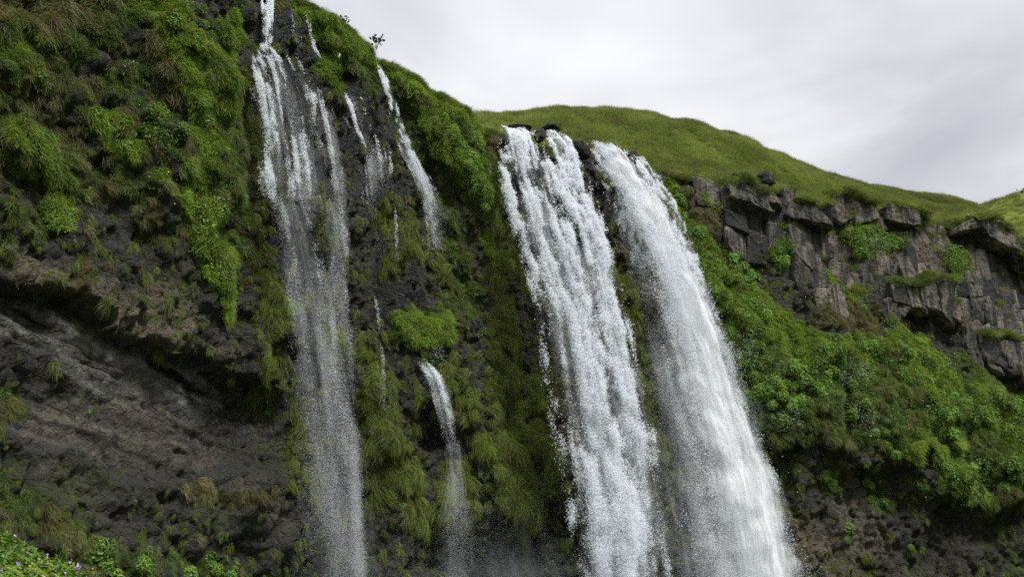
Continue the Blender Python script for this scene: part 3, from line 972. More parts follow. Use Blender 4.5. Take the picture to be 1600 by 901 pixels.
L_BRIGHT = leaf_material('bright_grass', (0.120, 0.205, 0.020), (0.320, 0.490, 0.050), (0.26, 0.21, 0.08))
L_MID = leaf_material('mid_grass', (0.068, 0.115, 0.026), (0.180, 0.265, 0.052), (0.22, 0.18, 0.09))
L_OLIVE = leaf_material('olive_moss', (0.066, 0.092, 0.016), (0.185, 0.245, 0.034), (0.17, 0.14, 0.04))
L_DRY = leaf_material('dry_grass', (0.110, 0.098, 0.040), (0.270, 0.230, 0.110), (0.07, 0.10, 0.025))
L_LEAF = leaf_material('herb_leaf', (0.045, 0.115, 0.020), (0.170, 0.330, 0.036), (0.24, 0.28, 0.04))
L_TURF = leaf_material('turf_grass', (0.165, 0.215, 0.050), (0.385, 0.460, 0.110), (0.46, 0.40, 0.19))
L_GREY = leaf_material('grey_leaf', (0.070, 0.115, 0.065), (0.160, 0.235, 0.135), (0.30, 0.30, 0.25))

NVAR = 4
C_BRIGHT = asset_collection('bright_grass', [asset('bright_grass', blades(190, 0.6, 0.50, 0.045, 0.8, 0.38, 0.6, 0.5, 3, k), L_BRIGHT) for k in range(NVAR)])
C_MID = asset_collection('mid_grass', [asset('mid_grass', blades(150, 0.55, 0.46, 0.045, 0.8, 0.42, 0.6, 0.4, 3, 20 + k), L_MID) for k in range(NVAR)])
C_OLIVE = asset_collection('hanging_moss', [asset('hanging_moss', blades(150, 0.5, 0.5, 0.045, 1.2, 0.22, 0.30, -0.2, 3, 40 + k), L_OLIVE) for k in range(NVAR)])
C_DRY = asset_collection('dry_grass', [asset('dry_grass', blades(120, 0.5, 0.75, 0.035, 1.1, 0.32, 0.6, 0.4, 3, 60 + k), L_DRY) for k in range(NVAR)])
C_LEAF = asset_collection('herb_leaves', [asset('herb_leaves', leaves(190, 0.62, (0.20, 0.13, 0.17, 0.26)[k], (0.5, 0.4, 0.65, 0.45)[k], 0.5, 80 + k, (0.55, 0.4, 0.5, 0.65)[k]), L_LEAF) for k in range(NVAR)])
C_TURF = asset_collection('turf_grass', [asset('turf_grass', blades(150, 0.7, 0.60, 0.035, 0.12, 0.42, 1.0, 0.0, 2, 100 + k), L_TURF) for k in range(NVAR)])

C_DRYT = asset_collection('dry_turf', [asset('dry_turf', blades(90, 0.6, 0.6, 0.035, 0.15, 0.45, 1.0, 0.0, 2, 180 + k), L_DRY) for k in range(NVAR)])
C_RIM = asset_collection('rim_grass', [asset('rim_grass', blades(120, 0.6, 0.7, 0.04, 0.9, 0.35, 0.6, 0.5, 3, 160 + k), L_DRY if k == 3 else (L_TURF if k % 2 else L_MID)) for k in range(NVAR)])

# candidates over the wall (uniform in area), kept where the chart says something grows
vis = (PX > -120) & (PX < 1720) & (PY > -120) & (PY < 1000)


def wall_points(n, dens, seed):
    r = np.random.default_rng(seed)
    i = r.integers(0, NS - 1, n)
    j = r.integers(0, NV - 1, n)
    flat = i * NV + j
    ok = vis.ravel()[flat] & (r.uniform(size=n) < dens[flat])
    i, j, flat = i[ok], j[ok], flat[ok]
    a, c = r.uniform(size=len(i))[:, None], r.uniform(size=len(i))[:, None]
    P = P1[i, j] * (1 - a) * (1 - c) + P1[i + 1, j] * a * (1 - c) + P1[i, j + 1] * (1 - a) * c + P1[i + 1, j + 1] * a * c
    N = VN[i, j]
    out = np.stack([NRM[i, 0], NRM[i, 1], 0 * NRM[i, 0]], 1)
    N = N * np.sign((N * out).sum(1) + 0.3 * N[:, 2])[:, None]
    N = N * 0.6 + out * 0.6
    return P, N, flat, r


clump = fbm(pts * 0.8, 4, 202)
clump2 = fbm(pts * 2.1, 3, 210)
facing_up = np.clip((VN[:, :NV, 2].ravel() + 0.25) * 1.5, 0.15, 1.2)


def grow(name, coll, mask, n, lo, hi, power, seed, smin, smax, up_w=0.5, tint_bias=0.0, gap=0.35):
    d = np.clip(mask, 0, 1) ** power * sstep(clump + 0.5 * clump2, -gap - 0.45, 0.25) * ((1 - up_w) + up_w * facing_up)
    P, N, fl, r = wall_points(n, d, seed)
    scl = r.uniform(smin, smax, len(P)) * (0.7 + 0.3 * np.clip(mask[fl], 0, 1))
    tint = np.clip(0.5 + 0.45 * clump2[fl] + 0.35 * fbm(pts[fl] * 0.25, 3, seed) + tint_bias + r.normal(0, 0.18, len(P)), 0, 1)
    return scatter(name, coll, P, eulers(N, r.normal(0, 0.45, len(P))), scl, tint, NVAR)


upper = brush([([(-60, -40), (120, 160), (240, 200), (330, 300)], [160, 190, 170, 110], 1.0), ([(560, 60), (680, 220), (740, 330), (740, 480)], [60, 80, 60, 60], 0.6)])
lower = brush([([(-60, 560), (120, 690), (330, 730), (430, 800)], [90, 120, 110, 70], 1.0), ([(1260, 800), (1420, 850), (1580, 850)], [60, 70, 60], 1.0)])
bare_w = (1 - 0.92 * cave) * (1 - 0.85 * lower) * (1 - 0.75 * FALLS) * (1 - 0.8 * band)
grow('grass', C_BRIGHT, BRIGHT * 1.3, 190000, 0, 1, 1.0, 1, 0.5, 1.1, 0.4, 0.12, 0.5)
grow('grass', C_MID, np.maximum(np.maximum(MID, BRIGHT * 0.5) * 0.95, 0.27 * upper) + 0.05 * bare_w, 190000, 0, 1, 1.2, 2, 0.45, 1.15)
grow('moss', C_OLIVE, OLIVE * 1.0 + 0.07 * bare_w + 0.03 * FALLS, 170000, 0, 1, 1.15, 3, 0.45, 1.15, 0.2)
grow('dry_grass', C_DRY, np.maximum(DRY * 0.9, 0.22 * upper) + 0.04 * bare_w, 150000, 0, 1, 1.15, 4, 0.45, 1.05)
grow('leaves', C_LEAF, LEAFY * 0.85 + 0.25 * BRIGHT + 0.03 * upper + 0.01 * bare_w, 150000, 0, 1, 1.2, 5, 0.35, 1.15, 0.45, 0.0, 0.05)
grow('moss', C_MID, (0.20 + 0.30 * upper) * bare_w + 0.05 * FALLS * (1 - cave), 120000, 0, 1, 1.0, 6, 0.22, 0.5, 0.4, -0.1, 0.1)
grow('moss', C_OLIVE, 0.24 * bare_w + 0.13 * FALLS * (1 - cave), 120000, 0, 1, 1.0, 7, 0.22, 0.55, 0.3, -0.1, 0.1)

# turf on the hill
r = np.random.default_rng(9)
nH = HP.shape[0]
hpx, hpy = project(HP)
iv = np.where(((hpx > 640) & (hpx < 1650) & (rel_t < 1.25)).ravel())[0]
pick_ = r.choice(iv, 26000)
Ph = HP.reshape(-1, 3)[pick_] + np.column_stack([r.uniform(-.5, .5, 26000), r.uniform(-.5, .5, 26000), np.zeros(26000)])
Nh = HN.reshape(-1, 3)[pick_]
th_ = np.clip(0.5 + 0.6 * fbm(Ph * 0.18, 4, 5) + 0.35 * fbm(Ph * 0.7, 3, 51) + r.normal(0, 0.15, len(Ph)), 0, 1)
ph2 = fbm(Ph * 0.09, 3, 15) + 0.6 * fbm(Ph * 0.4, 3, 16)
scatter('hill_grass', C_TURF, Ph, eulers(Nh, r.uniform(0, 6.28, len(Ph)), True), r.uniform(0.5, 1.0, len(Ph)) * (1 + 0.45 * fbm(Ph * 0.5, 3, 61)), th_, NVAR)
id_ = np.where(ph2 > 0.22)[0]
scatter('dry_grass', C_DRYT, Ph[id_] + 0.1, eulers(Nh[id_], r.uniform(0, 6.28, len(id_)), True), r.uniform(0.5, 1.0, len(id_)), r.uniform(0.1, 0.9, len(id_)), NVAR)
# the far hill
fn = np.empty(FX.size * 3, np.float32)
far_hill.data.vertex_normals.foreach_get('vector', fn)
fn = fn.reshape(-1, 3)
fn = fn * np.sign(fn[:, 2] + 1e-6)[:, None]
fpx, fpy = project(fp.reshape(-1, 3))
fi = r.choice(np.where((fpx > 1480) & (fpx < 1700))[0], 5000)
scatter('far_grass', C_TURF, fp.reshape(-1, 3)[fi] + np.column_stack([r.uniform(-.4, .4, 5000), r.uniform(-.4, .4, 5000), np.zeros(5000)]), eulers(fn[fi], r.uniform(0, 6.28, 5000), True),
        r.uniform(0.7, 1.5, 5000), np.clip(0.6 + 0.5 * fbm(fp.reshape(-1, 3)[fi] * 0.15, 3, 4), 0, 1), NVAR)
# bank: lush short herbs and grass
ib = np.where(((BX < -5) & (BY > 20) & (BY < 36)).ravel())[0]
pb = r.choice(ib, 9000)
Pb = np.stack([BX, BY, BZ], -1).reshape(-1, 3)[pb] + np.column_stack([r.uniform(-.13, .13, 9000), r.uniform(-.13, .13, 9000), np.zeros(9000)])
Nb = BN.reshape(-1, 3)[pb]
Nb = Nb * np.sign(Nb[:, 2])[:, None]
tb = np.clip(0.6 + 0.5 * fbm(Pb * 0.7, 4, 25) + r.normal(0, 0.15, len(Pb)), 0, 1)
C_BANK = asset_collection('bank_herbs', [asset('bank_herbs', leaves(110, 0.32, 0.11, 0.26, 0.2, 140 + k), leaf_material('bank_leaf', (0.060, 0.125, 0.014), (0.150, 0.260, 0.026), (0.26, 0.27, 0.03))) for k in range(NVAR)])
scatter('bank_herbs', C_BANK, Pb, eulers(Nb, r.uniform(0, 6.28, len(Pb)), True), r.uniform(0.6, 1.3, len(Pb)), tb, NVAR)


# grass hanging over the rim
r = np.random.default_rng(19)
si = r.integers(0, NS, 5200)
rpx, rpy = project(WALL[si, NV + 1])
wet_rim = ((rpx > 770) & (rpx < 1012)) | (rpx > 1690) | (rpx < 380)
bare = fbm(WALL[si, NV] * 0.22, 3, 300) < -0.25
si = si[~wet_rim & ~bare]
kk = NV - 4 + r.integers(0, 10, len(si))
Pr = WALL[si, np.minimum(kk, NW - 1)] + np.column_stack([NRM[si] * r.uniform(0.0, 0.5, len(si))[:, None], r.uniform(-0.05, 0.15, len(si))])
Nr = np.column_stack([NRM[si] * 0.8, np.full(len(si), 0.55)])
scatter('rim_grass', C_RIM, Pr, eulers(Nr, r.normal(0, 0.4, len(si))), r.uniform(0.5, 0.95, len(si)), np.clip(0.5 + 0.5 * fbm(Pr * 0.4, 3, 6) + r.normal(0, 0.2, len(si)), 0, 1), NVAR)


# ------------------------------------------------------------------ falling water
def points_group(mat):
    g = bpy.data.node_groups.new('droplets', 'GeometryNodeTree')
    g.interface.new_socket('Geometry', in_out='INPUT', socket_type='NodeSocketGeometry')
    g.interface.new_socket('Geometry', in_out='OUTPUT', socket_type='NodeSocketGeometry')
    b = NB(g)
    gi = b.n('NodeGroupInput')
    ra = b.n('GeometryNodeInputNamedAttribute', data_type='FLOAT')
    ra.inputs['Name'].default_value = 'rad'
    mp = b.n('GeometryNodeMeshToPoints')
    b.put(mp.inputs['Mesh'], gi.outputs[0])
    b.put(mp.inputs['Radius'], ra.outputs[0])
    sm = b.n('GeometryNodeSetMaterial')
    b.put(sm.inputs[0], mp.outputs[0])
    sm.inputs['Material'].default_value = mat
    go = b.n('NodeGroupOutput')
    b.put(go.inputs[0], sm.outputs[0])
    return g


PG = points_group(M_DROP)


def droplets(name, P, rad, parent):
    me = bpy.data.meshes.new(name)
    me.vertices.add(len(P))
    me.vertices.foreach_set('co', np.asarray(P, np.float32).ravel())
    fattr(me, 'rad', rad)
    me.materials.append(M_DROP)
    o = link(bpy.data.objects.new(name, me), parent)
    md = o.modifiers.new('droplets', 'NODES')
    md.node_group = PG
    tag(o, kind='stuff')
    return o


def stream(spec):
    """spec: list of (left px, right px, row, depth Y) down the fall -> left and right edge points in space"""
    Lp = np.array([at_y(a, y, Y) for a, c, y, Y in spec])
    Rp = np.array([at_y(c, y, Y) for a, c, y, Y in spec])
    n = 240
    LR, _ = spline(np.hstack([Lp, Rp]), n)
    Lp, Rp = LR[:, :3], LR[:, 3:]
    C = 0.5 * (Lp + Rp)
    L = np.concatenate([[0], np.cumsum(np.linalg.norm(np.diff(C, axis=0), axis=1))])
    return Lp, Rp, C, L


FRONT = np.array([0.35, -0.93, 0.1])


def waterfall(label, strands, group=None, seed=0):
    """one fall: an Empty at its foot, with its sheets of water, droplets and spray as parts"""
    root = link(bpy.data.objects.new('waterfall', None))
    foot = stream(strands[0]['path'])[2][-1]
    root.location = foot
    tag(root, label, 'waterfall', group)
    for q_, st in enumerate(strands):
        build_strand(root, -foot, seed * 10 + q_, **st)
    return root


def build_strand(root, root_inv, seed, path, n_drop, n_fine, thick, cover, contrast=1.0, mat=None, rad=(0.02, 0.055), fade=(0.0, 0.0), soft_down=0.6,
                 sheets=1, streak=0.0, spread=1.0, start=25.0, ramp=0.0, crisp=False):
    Lp, Rp, C, L = stream(path)
    r = np.random.default_rng(seed + 500)
    for sidx in range(sheets if mat else 0):
        nu, nw = 200, 30
        uu = np.linspace(0, 1, nu)
        ww = np.linspace(-1, 1, nw)
        k = np.interp(uu * L[-1], L, np.arange(len(L)))
        ki = np.clip(k.astype(int), 0, len(C) - 2)
        kf = (k - ki)[:, None]
        Cc = C[ki] * (1 - kf) + C[ki + 1] * kf
        Hh = 0.5 * ((Rp - Lp)[ki] * (1 - kf) + (Rp - Lp)[ki + 1] * kf)
        V = Cc[:, None, :] + Hh[:, None, :] * ww[None, :, None]
        Wm = np.linalg.norm(Hh, axis=1)
        flow = np.stack([np.repeat((uu * L[-1])[:, None], nw, 1) + seed * 13.7 + sidx * 31, ww[None, :] * Wm[:, None], np.full((nu, nw), seed * 3.1 + sidx * 7.0)], -1)
        q = flow.reshape(-1, 3) * np.array([0.22, 0.9, 1.0])
        bulge = (thick * (0.8 * fbm(q, 4, seed + 3) + 0.5 * (1 - ww[None, :] ** 2).repeat(nu, 0).ravel()) - sidx * thick * 0.5).reshape(nu, nw)
        V = V + FRONT * bulge[..., None] + root_inv
        ragged = 0.45 * fbm(np.stack([flow[..., 0].ravel() * 0.5, flow[..., 1].ravel() * 0.2, flow[..., 2].ravel()], 1), 3, seed + 9).reshape(nu, nw)
        edge = smooth((1 - np.abs(ww)[None, :] + ragged * 0.6) * 1.8)
        if crisp:       # the windward side is sharp, the lee side trails off in spray
            edge = np.minimum(smooth((1 - ww[None, :] + 0.35 * ragged) * 2.6), smooth((ww[None, :] + 1 + ragged) * 0.85))
        if fade[0]:
            edge = edge * (1 - fade[0] * sstep(uu, 0.35, 1.0))[:, None]
        edge = edge * np.clip(uu * start, 0.0, 1)[:, None]
        o = obj_from('water_sheet', V.reshape(-1, 3), grid_faces(nu, nw), mat, root)
        fattr(o.data, 'flow', flow.reshape(-1, 3), 'FLOAT_VECTOR')
        fattr(o.data, 'edge', edge.ravel())
    for kind_, n in (('droplets', n_drop), ('spray', n_fine)):
        if n <= 0:
            continue
        m = int(n * (6 if kind_ == 'droplets' else 3))
        u = r.uniform(size=m)
        w = r.normal(0, 0.6, m) if kind_ == 'spray' else r.uniform(-1.3, 1.3, m)
        k = np.interp(u * L[-1], L, np.arange(len(L)))
        ki = np.clip(k.astype(int), 0, len(C) - 2)
        kf = (k - ki)[:, None]
        Cc = C[ki] * (1 - kf) + C[ki + 1] * kf
        Hh = 0.5 * ((Rp - Lp)[ki] * (1 - kf) + (Rp - Lp)[ki + 1] * kf)
        Wm = np.linalg.norm(Hh, axis=1)
        x = w * Wm
        y = u * L[-1]
        one = np.full(m, 1.0 * seed)
        # ropes of water along the flow, broken into clots and crumbs; a thin film runs in streaks
        ropes = fbm(np.stack([y * 0.045 + seed, x * 0.7, one * 1.7], 1), 3, seed)
        down = soft_down * u
        cc = contrast * (1 - 0.6 * down)
        if kind_ == 'spray':
            clots = fbm(np.stack([y * 0.22, x * 0.9, one * 2.3], 1), 3, seed + 40, 0.6)
            prob = np.clip(cover * 0.8 + cc * (0.5 * ropes + 0.45 * clots), 0, 1)
        else:
            xs = x + 0.35 * fbm(np.stack([y * 0.3, x * 0.5, one], 1), 2, seed + 5)
            clots = fbm(np.stack([y * 0.26, xs * 1.0, one * 2.3], 1), 4, seed + 40, 0.62)
            crumbs = fbm(np.stack([y * 1.25, xs * 3.2, one], 1), 3, seed + 80, 0.65)
            lines = fbm(np.stack([y * 0.07, x * 3.2, one * 0.7], 1), 3, seed + 120, 0.6)
            body = 0.45 * ropes + (1 - streak) * (0.65 * clots + 0.75 * crumbs * (1 - 0.6 * down)) + streak * (0.95 * lines + 0.35 * clots)
            prob = smooth((cover + cc * body - 0.08) * 1.1)
        edge = smooth((1.12 - np.abs(w) / spread + 0.45 * clots) * 1.5)
        prob = prob * edge
        if kind_ == 'spray':
            prob = prob * ((0.25 + 0.75 * sstep(u, 0.0, 0.6)) if not ramp else u ** 2.2)
        prob = prob * sstep(u, -0.01, 1.2 / max(start, 1.2))
        if fade[1]:
            prob = prob * (1 - fade[1] * sstep(u, 0.3, 1.0))
        ok = np.where(r.uniform(size=m) < prob)[0][:n]
        sd = (0.22 + 0.35 * u[ok]) * thick * np.clip(0.15 + u[ok] * 9, 0, 1)
        jitter = r.normal(0, 1, (len(ok), 3)) * np.stack([sd * 0.35, sd, sd * 0.35], 1)
        jitter += FRONT * (thick * 0.45 * clots[ok])[:, None]
        P = Cc[ok] + Hh[ok] * w[ok][:, None] + jitter + root_inv
        q = r.uniform(size=len(ok))
        if kind_ == 'droplets':
            rr = (rad[0] + (rad[1] - rad[0]) * q ** 4) * (1 - 0.55 * down[ok])
        else:
            rr = 0.0035 + 0.0045 * q
        droplets(kind_, P, rr, root)


F_DENSE = foam_material('dense_foam', 1.05, 0.50, 0.96, 0.05, 1.1, 0.2, (0.93, 0.95, 0.97))
F_BROKEN = foam_material('broken_foam', 0.46, 0.60, 0.75, 0.05, 1.4)
F_VEIL = foam_material('veil_water', 0.30, 0.6, 0.30, 0.03, 2.8)
F_MIST = foam_material('mist', 0.75, 0.9, 0.20, 0.03, 0.25)
F_SOFT = foam_material('soft_veil', 0.62, 0.75, 0.50, 0.015, 0.9)
F_STREAM = foam_material('stream_water', 0.24, 0.5, 0.45, 0.06, 3.2)
waterfall('broad left-hand strand of the main fall, breaking up beside the mossy wall', [dict(
    path=[(779, 822, 197, 88.6), (781, 838, 210, 87.6), (784, 862, 260, 86), (798, 900, 340, 84.4), (820, 925, 420, 83.2), (840, 948, 490, 82.4), (862, 962, 600, 81.2), (884, 985, 720, 80.2), (915, 1000, 910, 79)],
    n_drop=230000, n_fine=504000, streak=0.5, thick=0.8, cover=0.26, contrast=0.95, mat=F_BROKEN, rad=(0.013, 0.055), sheets=3),
    dict(path=[(640, 860, 670, 80), (610, 920, 800, 78.5), (590, 980, 915, 77)], n_drop=0, n_fine=60000, thick=1.5, cover=0.35, contrast=0.5, sheets=4, mat=F_MIST, start=1.1, spread=1.2, ramp=1.0)], seed=1)
waterfall('middle strand of the main fall, pouring from the dark notch between two thicker strands', [dict(
    path=[(850, 880, 205, 88.8), (856, 892, 222, 88), (872, 920, 290, 86.2), (900, 955, 400, 84.4), (925, 985, 520, 82.8), (950, 1014, 640, 81.5), (968, 1030, 740, 80.7), (985, 1052, 910, 79.5)],
    n_drop=160000, n_fine=360000, streak=0.5, thick=0.7, cover=0.28, contrast=0.9, mat=F_BROKEN, rad=(0.013, 0.055), sheets=3)], seed=2)
waterfall('thick smooth right-hand strand of the main fall, whitest and densest of all', [dict(
    path=[(922, 958, 221, 89.6), (936, 990, 250, 88.4), (958, 1022, 290, 87.0), (985, 1052, 345, 85.2), (1012, 1080, 420, 83.6), (1035, 1126, 520, 82), (1052, 1166, 620, 80.6), (1066, 1203, 710, 79.6), (1074, 1236, 810, 78.7), (1080, 1268, 910, 78)],
    n_drop=90000, n_fine=640000, streak=0.5, crisp=True, thick=0.9, cover=0.62, contrast=0.6, mat=F_DENSE, rad=(0.012, 0.042), sheets=5),
    dict(path=[(908, 960, 216, 89.6), (926, 985, 240, 88.8), (940, 1000, 300, 87.6), (955, 1010, 380, 86.2), (985, 1030, 480, 85)],
         n_drop=34000, n_fine=72000, thick=0.4, cover=0.05, contrast=0.8, mat=None, rad=(0.012, 0.042), fade=(0, 0.4)),
    dict(path=[(985, 1010, 245, 88), (1020, 1050, 300, 86.6), (1050, 1078, 370, 85.2), (1078, 1108, 450, 83.8), (1120, 1150, 570, 82), (1165, 1195, 700, 80), (1215, 1245, 860, 78.6)],
         n_drop=50000, n_fine=216000, thick=0.5, cover=0.10, contrast=0.8, mat=None, rad=(0.012, 0.045)),
    dict(path=[(1000, 1050, 430, 84.5), (1010, 1090, 560, 82.8), (1020, 1130, 700, 81), (1030, 1180, 910, 79)],
         n_drop=0, n_fine=336000, thick=1.0, cover=0.25, contrast=0.5, sheets=3, mat=F_SOFT, start=3, spread=1.3)], seed=3)
waterfall('tall narrow fall on the left, leaping off stepped ledges into a veil of spray', [
    dict(path=[(411, 427, -14, 70.5), (408, 428, 50, 69.6), (404, 432, 74, 69.2), (396, 458, 92, 68.8), (398, 480, 130, 68.4), (404, 492, 190, 68), (410, 500, 250, 67.6), (414, 510, 312, 67.2)],
         n_drop=52000, n_fine=96000, thick=0.3, cover=0.04, contrast=1.05, mat=F_STREAM, rad=(0.010, 0.040), soft_down=0.2, streak=0.62, start=200),
    dict(path=[(398, 470, 95, 68.9), (402, 505, 150, 68.5), (410, 530, 230, 68.1), (418, 545, 330, 67.9)], n_drop=0, n_fine=30000, thick=0.3, cover=0.2, contrast=0.6, sheets=2, mat=F_SOFT, start=4),
    dict(path=[(410, 484, 302, 67.0), (418, 498, 335, 66.8), (430, 515, 400, 66.3), (444, 535, 500, 65.8), (460, 552, 640, 65.2), (474, 566, 780, 64.8), (484, 578, 910, 64.5)],
         n_drop=26000, n_fine=264000, thick=0.5, cover=0.16, contrast=0.7, sheets=4, mat=F_SOFT, rad=(0.008, 0.028), fade=(0.3, 0.3), soft_down=0.9, streak=0.55, spread=1.1),
    dict(path=[(490, 530, 300, 69.0), (505, 545, 420, 68.2), (515, 555, 560, 67.6), (535, 565, 700, 67), (548, 575, 910, 66)],
         n_drop=12000, n_fine=120000, thick=0.5, cover=0.02, contrast=0.7, sheets=2, mat=F_SOFT, rad=(0.008, 0.024), fade=(0.3, 0.1), streak=0.7),
    dict(path=[(440, 560, 500, 66), (450, 590, 700, 65.5), (460, 640, 910, 65)], n_drop=0, n_fine=40000, thick=1.0, cover=0.2, contrast=0.35, sheets=3, mat=F_MIST, start=1.5, spread=1.3, ramp=1.0)], seed=4)
waterfall('slanting side stream running down the dark ledge right of the tall narrow fall', [
    dict(path=[(456, 474, 16, 72.5), (462, 490, 60, 71.8), (470, 494, 80, 71.5), (486, 508, 108, 71.2), (500, 522, 165, 70.6), (510, 535, 230, 70), (518, 545, 300, 69.4), (520, 552, 400, 68.8)],
         n_drop=28000, n_fine=72000, thick=0.22, cover=0.14, contrast=0.9, mat=F_STREAM, rad=(0.010, 0.034), fade=(0.7, 0.6), streak=0.5)], seed=5)
waterfall('short cascade spreading over a black rock step between two thin streams', [
    dict(path=[(527, 535, 82, 74.8), (530, 541, 142, 74.2)], n_drop=2500, n_fine=720, thick=0.1, cover=0.2, contrast=0.9, mat=F_STREAM, rad=(0.014, 0.04), fade=(0.2, 0.2), streak=0.4),
    dict(path=[(536, 556, 145, 74.0), (540, 578, 165, 73.6), (546, 592, 200, 73.3), (556, 606, 230, 73.0), (562, 612, 300, 72.6), (570, 620, 390, 72.2)],
         n_drop=15000, n_fine=43200, thick=0.15, cover=0.05, contrast=1.0, mat=F_VEIL, rad=(0.014, 0.04), fade=(0.7, 0.6), streak=0.6),
    dict(path=[(550, 660, 240, 73.6), (560, 690, 300, 73.2), (570, 700, 360, 72.8), (580, 700, 430, 72.5)],
         n_drop=9000, n_fine=0, thick=0.1, cover=-0.22, contrast=1.0, mat=None, rad=(0.008, 0.022), fade=(0.0, 0.7), streak=1.0)], seed=6)
waterfall('thin bright stream slanting down from beneath the grassy rim', [
    dict(path=[(583, 590, 86, 78.6), (592, 604, 120, 78.0), (606, 620, 165, 77.4), (618, 638, 215, 76.8), (638, 664, 265, 76.2), (656, 688, 315, 75.6), (662, 702, 390, 75.2)],
         n_drop=30000, n_fine=62400, thick=0.18, cover=0.26, contrast=0.9, mat=F_STREAM, rad=(0.010, 0.034), fade=(0.75, 0.65), streak=0.4)], seed=7)
waterfall('thread of water dripping straight down the middle of the dark wet wall', [
    dict(path=[(615, 620, 300, 75.5), (616, 621, 350, 75.4), (619, 624, 410, 75.2)], n_drop=1500, n_fine=720, thick=0.06, cover=0.2, contrast=0.6, mat=F_VEIL, rad=(0.014, 0.03), fade=(0.5, 0.6), streak=0.5)], seed=8)
waterfall('faint small veil of drips hanging under the mossy ledge at mid height', [
    dict(path=[(583, 600, 462, 74.6), (584, 612, 500, 74.2), (590, 618, 560, 73.8), (592, 622, 640, 73.5)], n_drop=6500, n_fine=21600, thick=0.15, cover=0.14, contrast=0.8, mat=F_VEIL, rad=(0.010, 0.026), fade=(0.85, 0.7), streak=0.8)], seed=9)
waterfall('little spout shooting over the rounded mossy boulder low in the centre', [
    dict(path=[(650, 668, 562, 76.6), (662, 690, 588, 75.9), (676, 702, 630, 75.2), (690, 714, 680, 74.6), (697, 720, 705, 74.3)], n_drop=7000, n_fine=21600, thick=0.2, cover=0.14, contrast=0.8, start=5, mat=F_STREAM,
         rad=(0.012, 0.032), fade=(0.9, 0.75), streak=0.6),
    dict(path=[(690, 722, 685, 74.4), (690, 728, 740, 74.1), (684, 738, 800, 73.8), (670, 750, 910, 73.4)], n_drop=0, n_fine=38400, thick=0.4, cover=0.3, contrast=0.5, sheets=2, mat=F_SOFT, fade=(0.95, 0.6), streak=0.5)], seed=10)

# ------------------------------------------------------------------ jointed rock of the right-hand crag: block by block
PXg, PYg = PX.ravel(), PY.ravel()
OFFm = OFF


def wall_at(s, z, extra):
    """points of the macro wall at chart (s, z), pushed out by extra metres"""
    s, z, extra = np.atleast_1d(s).astype(float), np.atleast_1d(z).astype(float), np.atleast_1d(extra).astype(float)
    zr = np.interp(s, SARR, ZRIM)
    i = np.clip((s / DS * (NS - 1) * DS / LEN).astype(int), 0, NS - 1)
    j = np.clip((z - ZLOW) / (zr - ZLOW) * (NV - 1), 0, NV - 1).astype(int)
    o = OFFm[i, j] + extra
    cx_, cy_ = np.interp(s, SARR, CXY[:, 0]), np.interp(s, SARR, CXY[:, 1])
    nx_, ny_ = np.interp(s, SARR, NRM[:, 0]), np.interp(s, SARR, NRM[:, 1])
    return np.stack([cx_ + nx_ * o, cy_ + ny_ * o, z], 1)


def wall_plane(s, z, off):
    cx_, cy_ = np.interp(s, SARR, CXY[:, 0]), np.interp(s, SARR, CXY[:, 1])
    nx_, ny_ = np.interp(s, SARR, NRM[:, 0]), np.interp(s, SARR, NRM[:, 1])
    return np.stack([cx_ + nx_ * off, cy_ + ny_ * off, z + 0 * off], 1)


def rock_prism(poly, off0, depth, r, chamfer=0.06, tilt=0.14):
    """a faceted block: poly is its outline in chart (s, z), off0 its face, depth how far it goes back"""
    poly = np.asarray(poly, float)
    q = []
    for a, c in zip(poly, np.roll(poly, -1, 0)):           # break long edges so that the outline is not ruler straight
        q.append(a)
        d = np.hypot(*(c - a))
        if d > 0.9:
            q.append((a + c) / 2 + r.normal(0, 0.035 * d, 2))
    poly = np.array(q)
    c = poly.mean(0)
    n = len(poly)
    ts_, tz_ = r.normal(0, tilt), r.normal(0, tilt)

    def ring(k, o, rough):
        p = c + (poly - c) * k
        oo = o + ts_ * (p[:, 0] - c[0]) + tz_ * (p[:, 1] - c[1]) + r.normal(0, rough, n)
        return wall_plane(p[:, 0], p[:, 1], oo)
    V = np.vstack([ring(1.0, off0 - depth, 0.0), ring(0.995, off0 - chamfer, 0.04), ring(0.945, off0, 0.03), ring(0.5, off0 + 0.02, 0.05), wall_plane(c[:1], c[1:], np.array([off0 + r.normal(0.03, 0.05)]))])
    F = []
    for k in range(3):
        for i in range(n):
            a, d = k * n + i, k * n + (i + 1) % n
            F += [(a, d, d + n), (a, d + n, a + n)]
    F += [(3 * n + i, 3 * n + (i + 1) % n, 4 * n) for i in range(n)]
    return V, np.array(F)


def roughen(V, F, times, amp, seed):
    """split every triangle in four and push the new points about: a broken, uneven face"""
    for t in range(times):
        e = np.sort(np.vstack([F[:, [0, 1]], F[:, [1, 2]], F[:, [2, 0]]]), 1)
        ue, inv = np.unique(e, axis=0, return_inverse=True)
        mid = 0.5 * (V[ue[:, 0]] + V[ue[:, 1]])
        n = len(V)
        m = len(F)
        inv = np.ravel(inv)
        a, c, d = n + inv[:m], n + inv[m:2 * m], n + inv[2 * m:]
        V = np.vstack([V, mid])
        F = np.vstack([np.stack([F[:, 0], a, d], 1), np.stack([a, F[:, 1], c], 1), np.stack([d, c, F[:, 2]], 1), np.stack([a, c, d], 1)])
    q = V * 0.8 + seed
    _, _, h_ = worley(V * np.array([0.9, 0.9, 0.6]) + seed, 77)
    V = V + amp * np.stack([fbm(q, 4, 5), fbm(q + 31, 4, 6), 0.6 * fbm(q + 57, 4, 7)], 1) + np.array([0.35, -0.93, 0]) * (amp * 1.1 * (h_ - 0.5))[:, None]
    return V, F


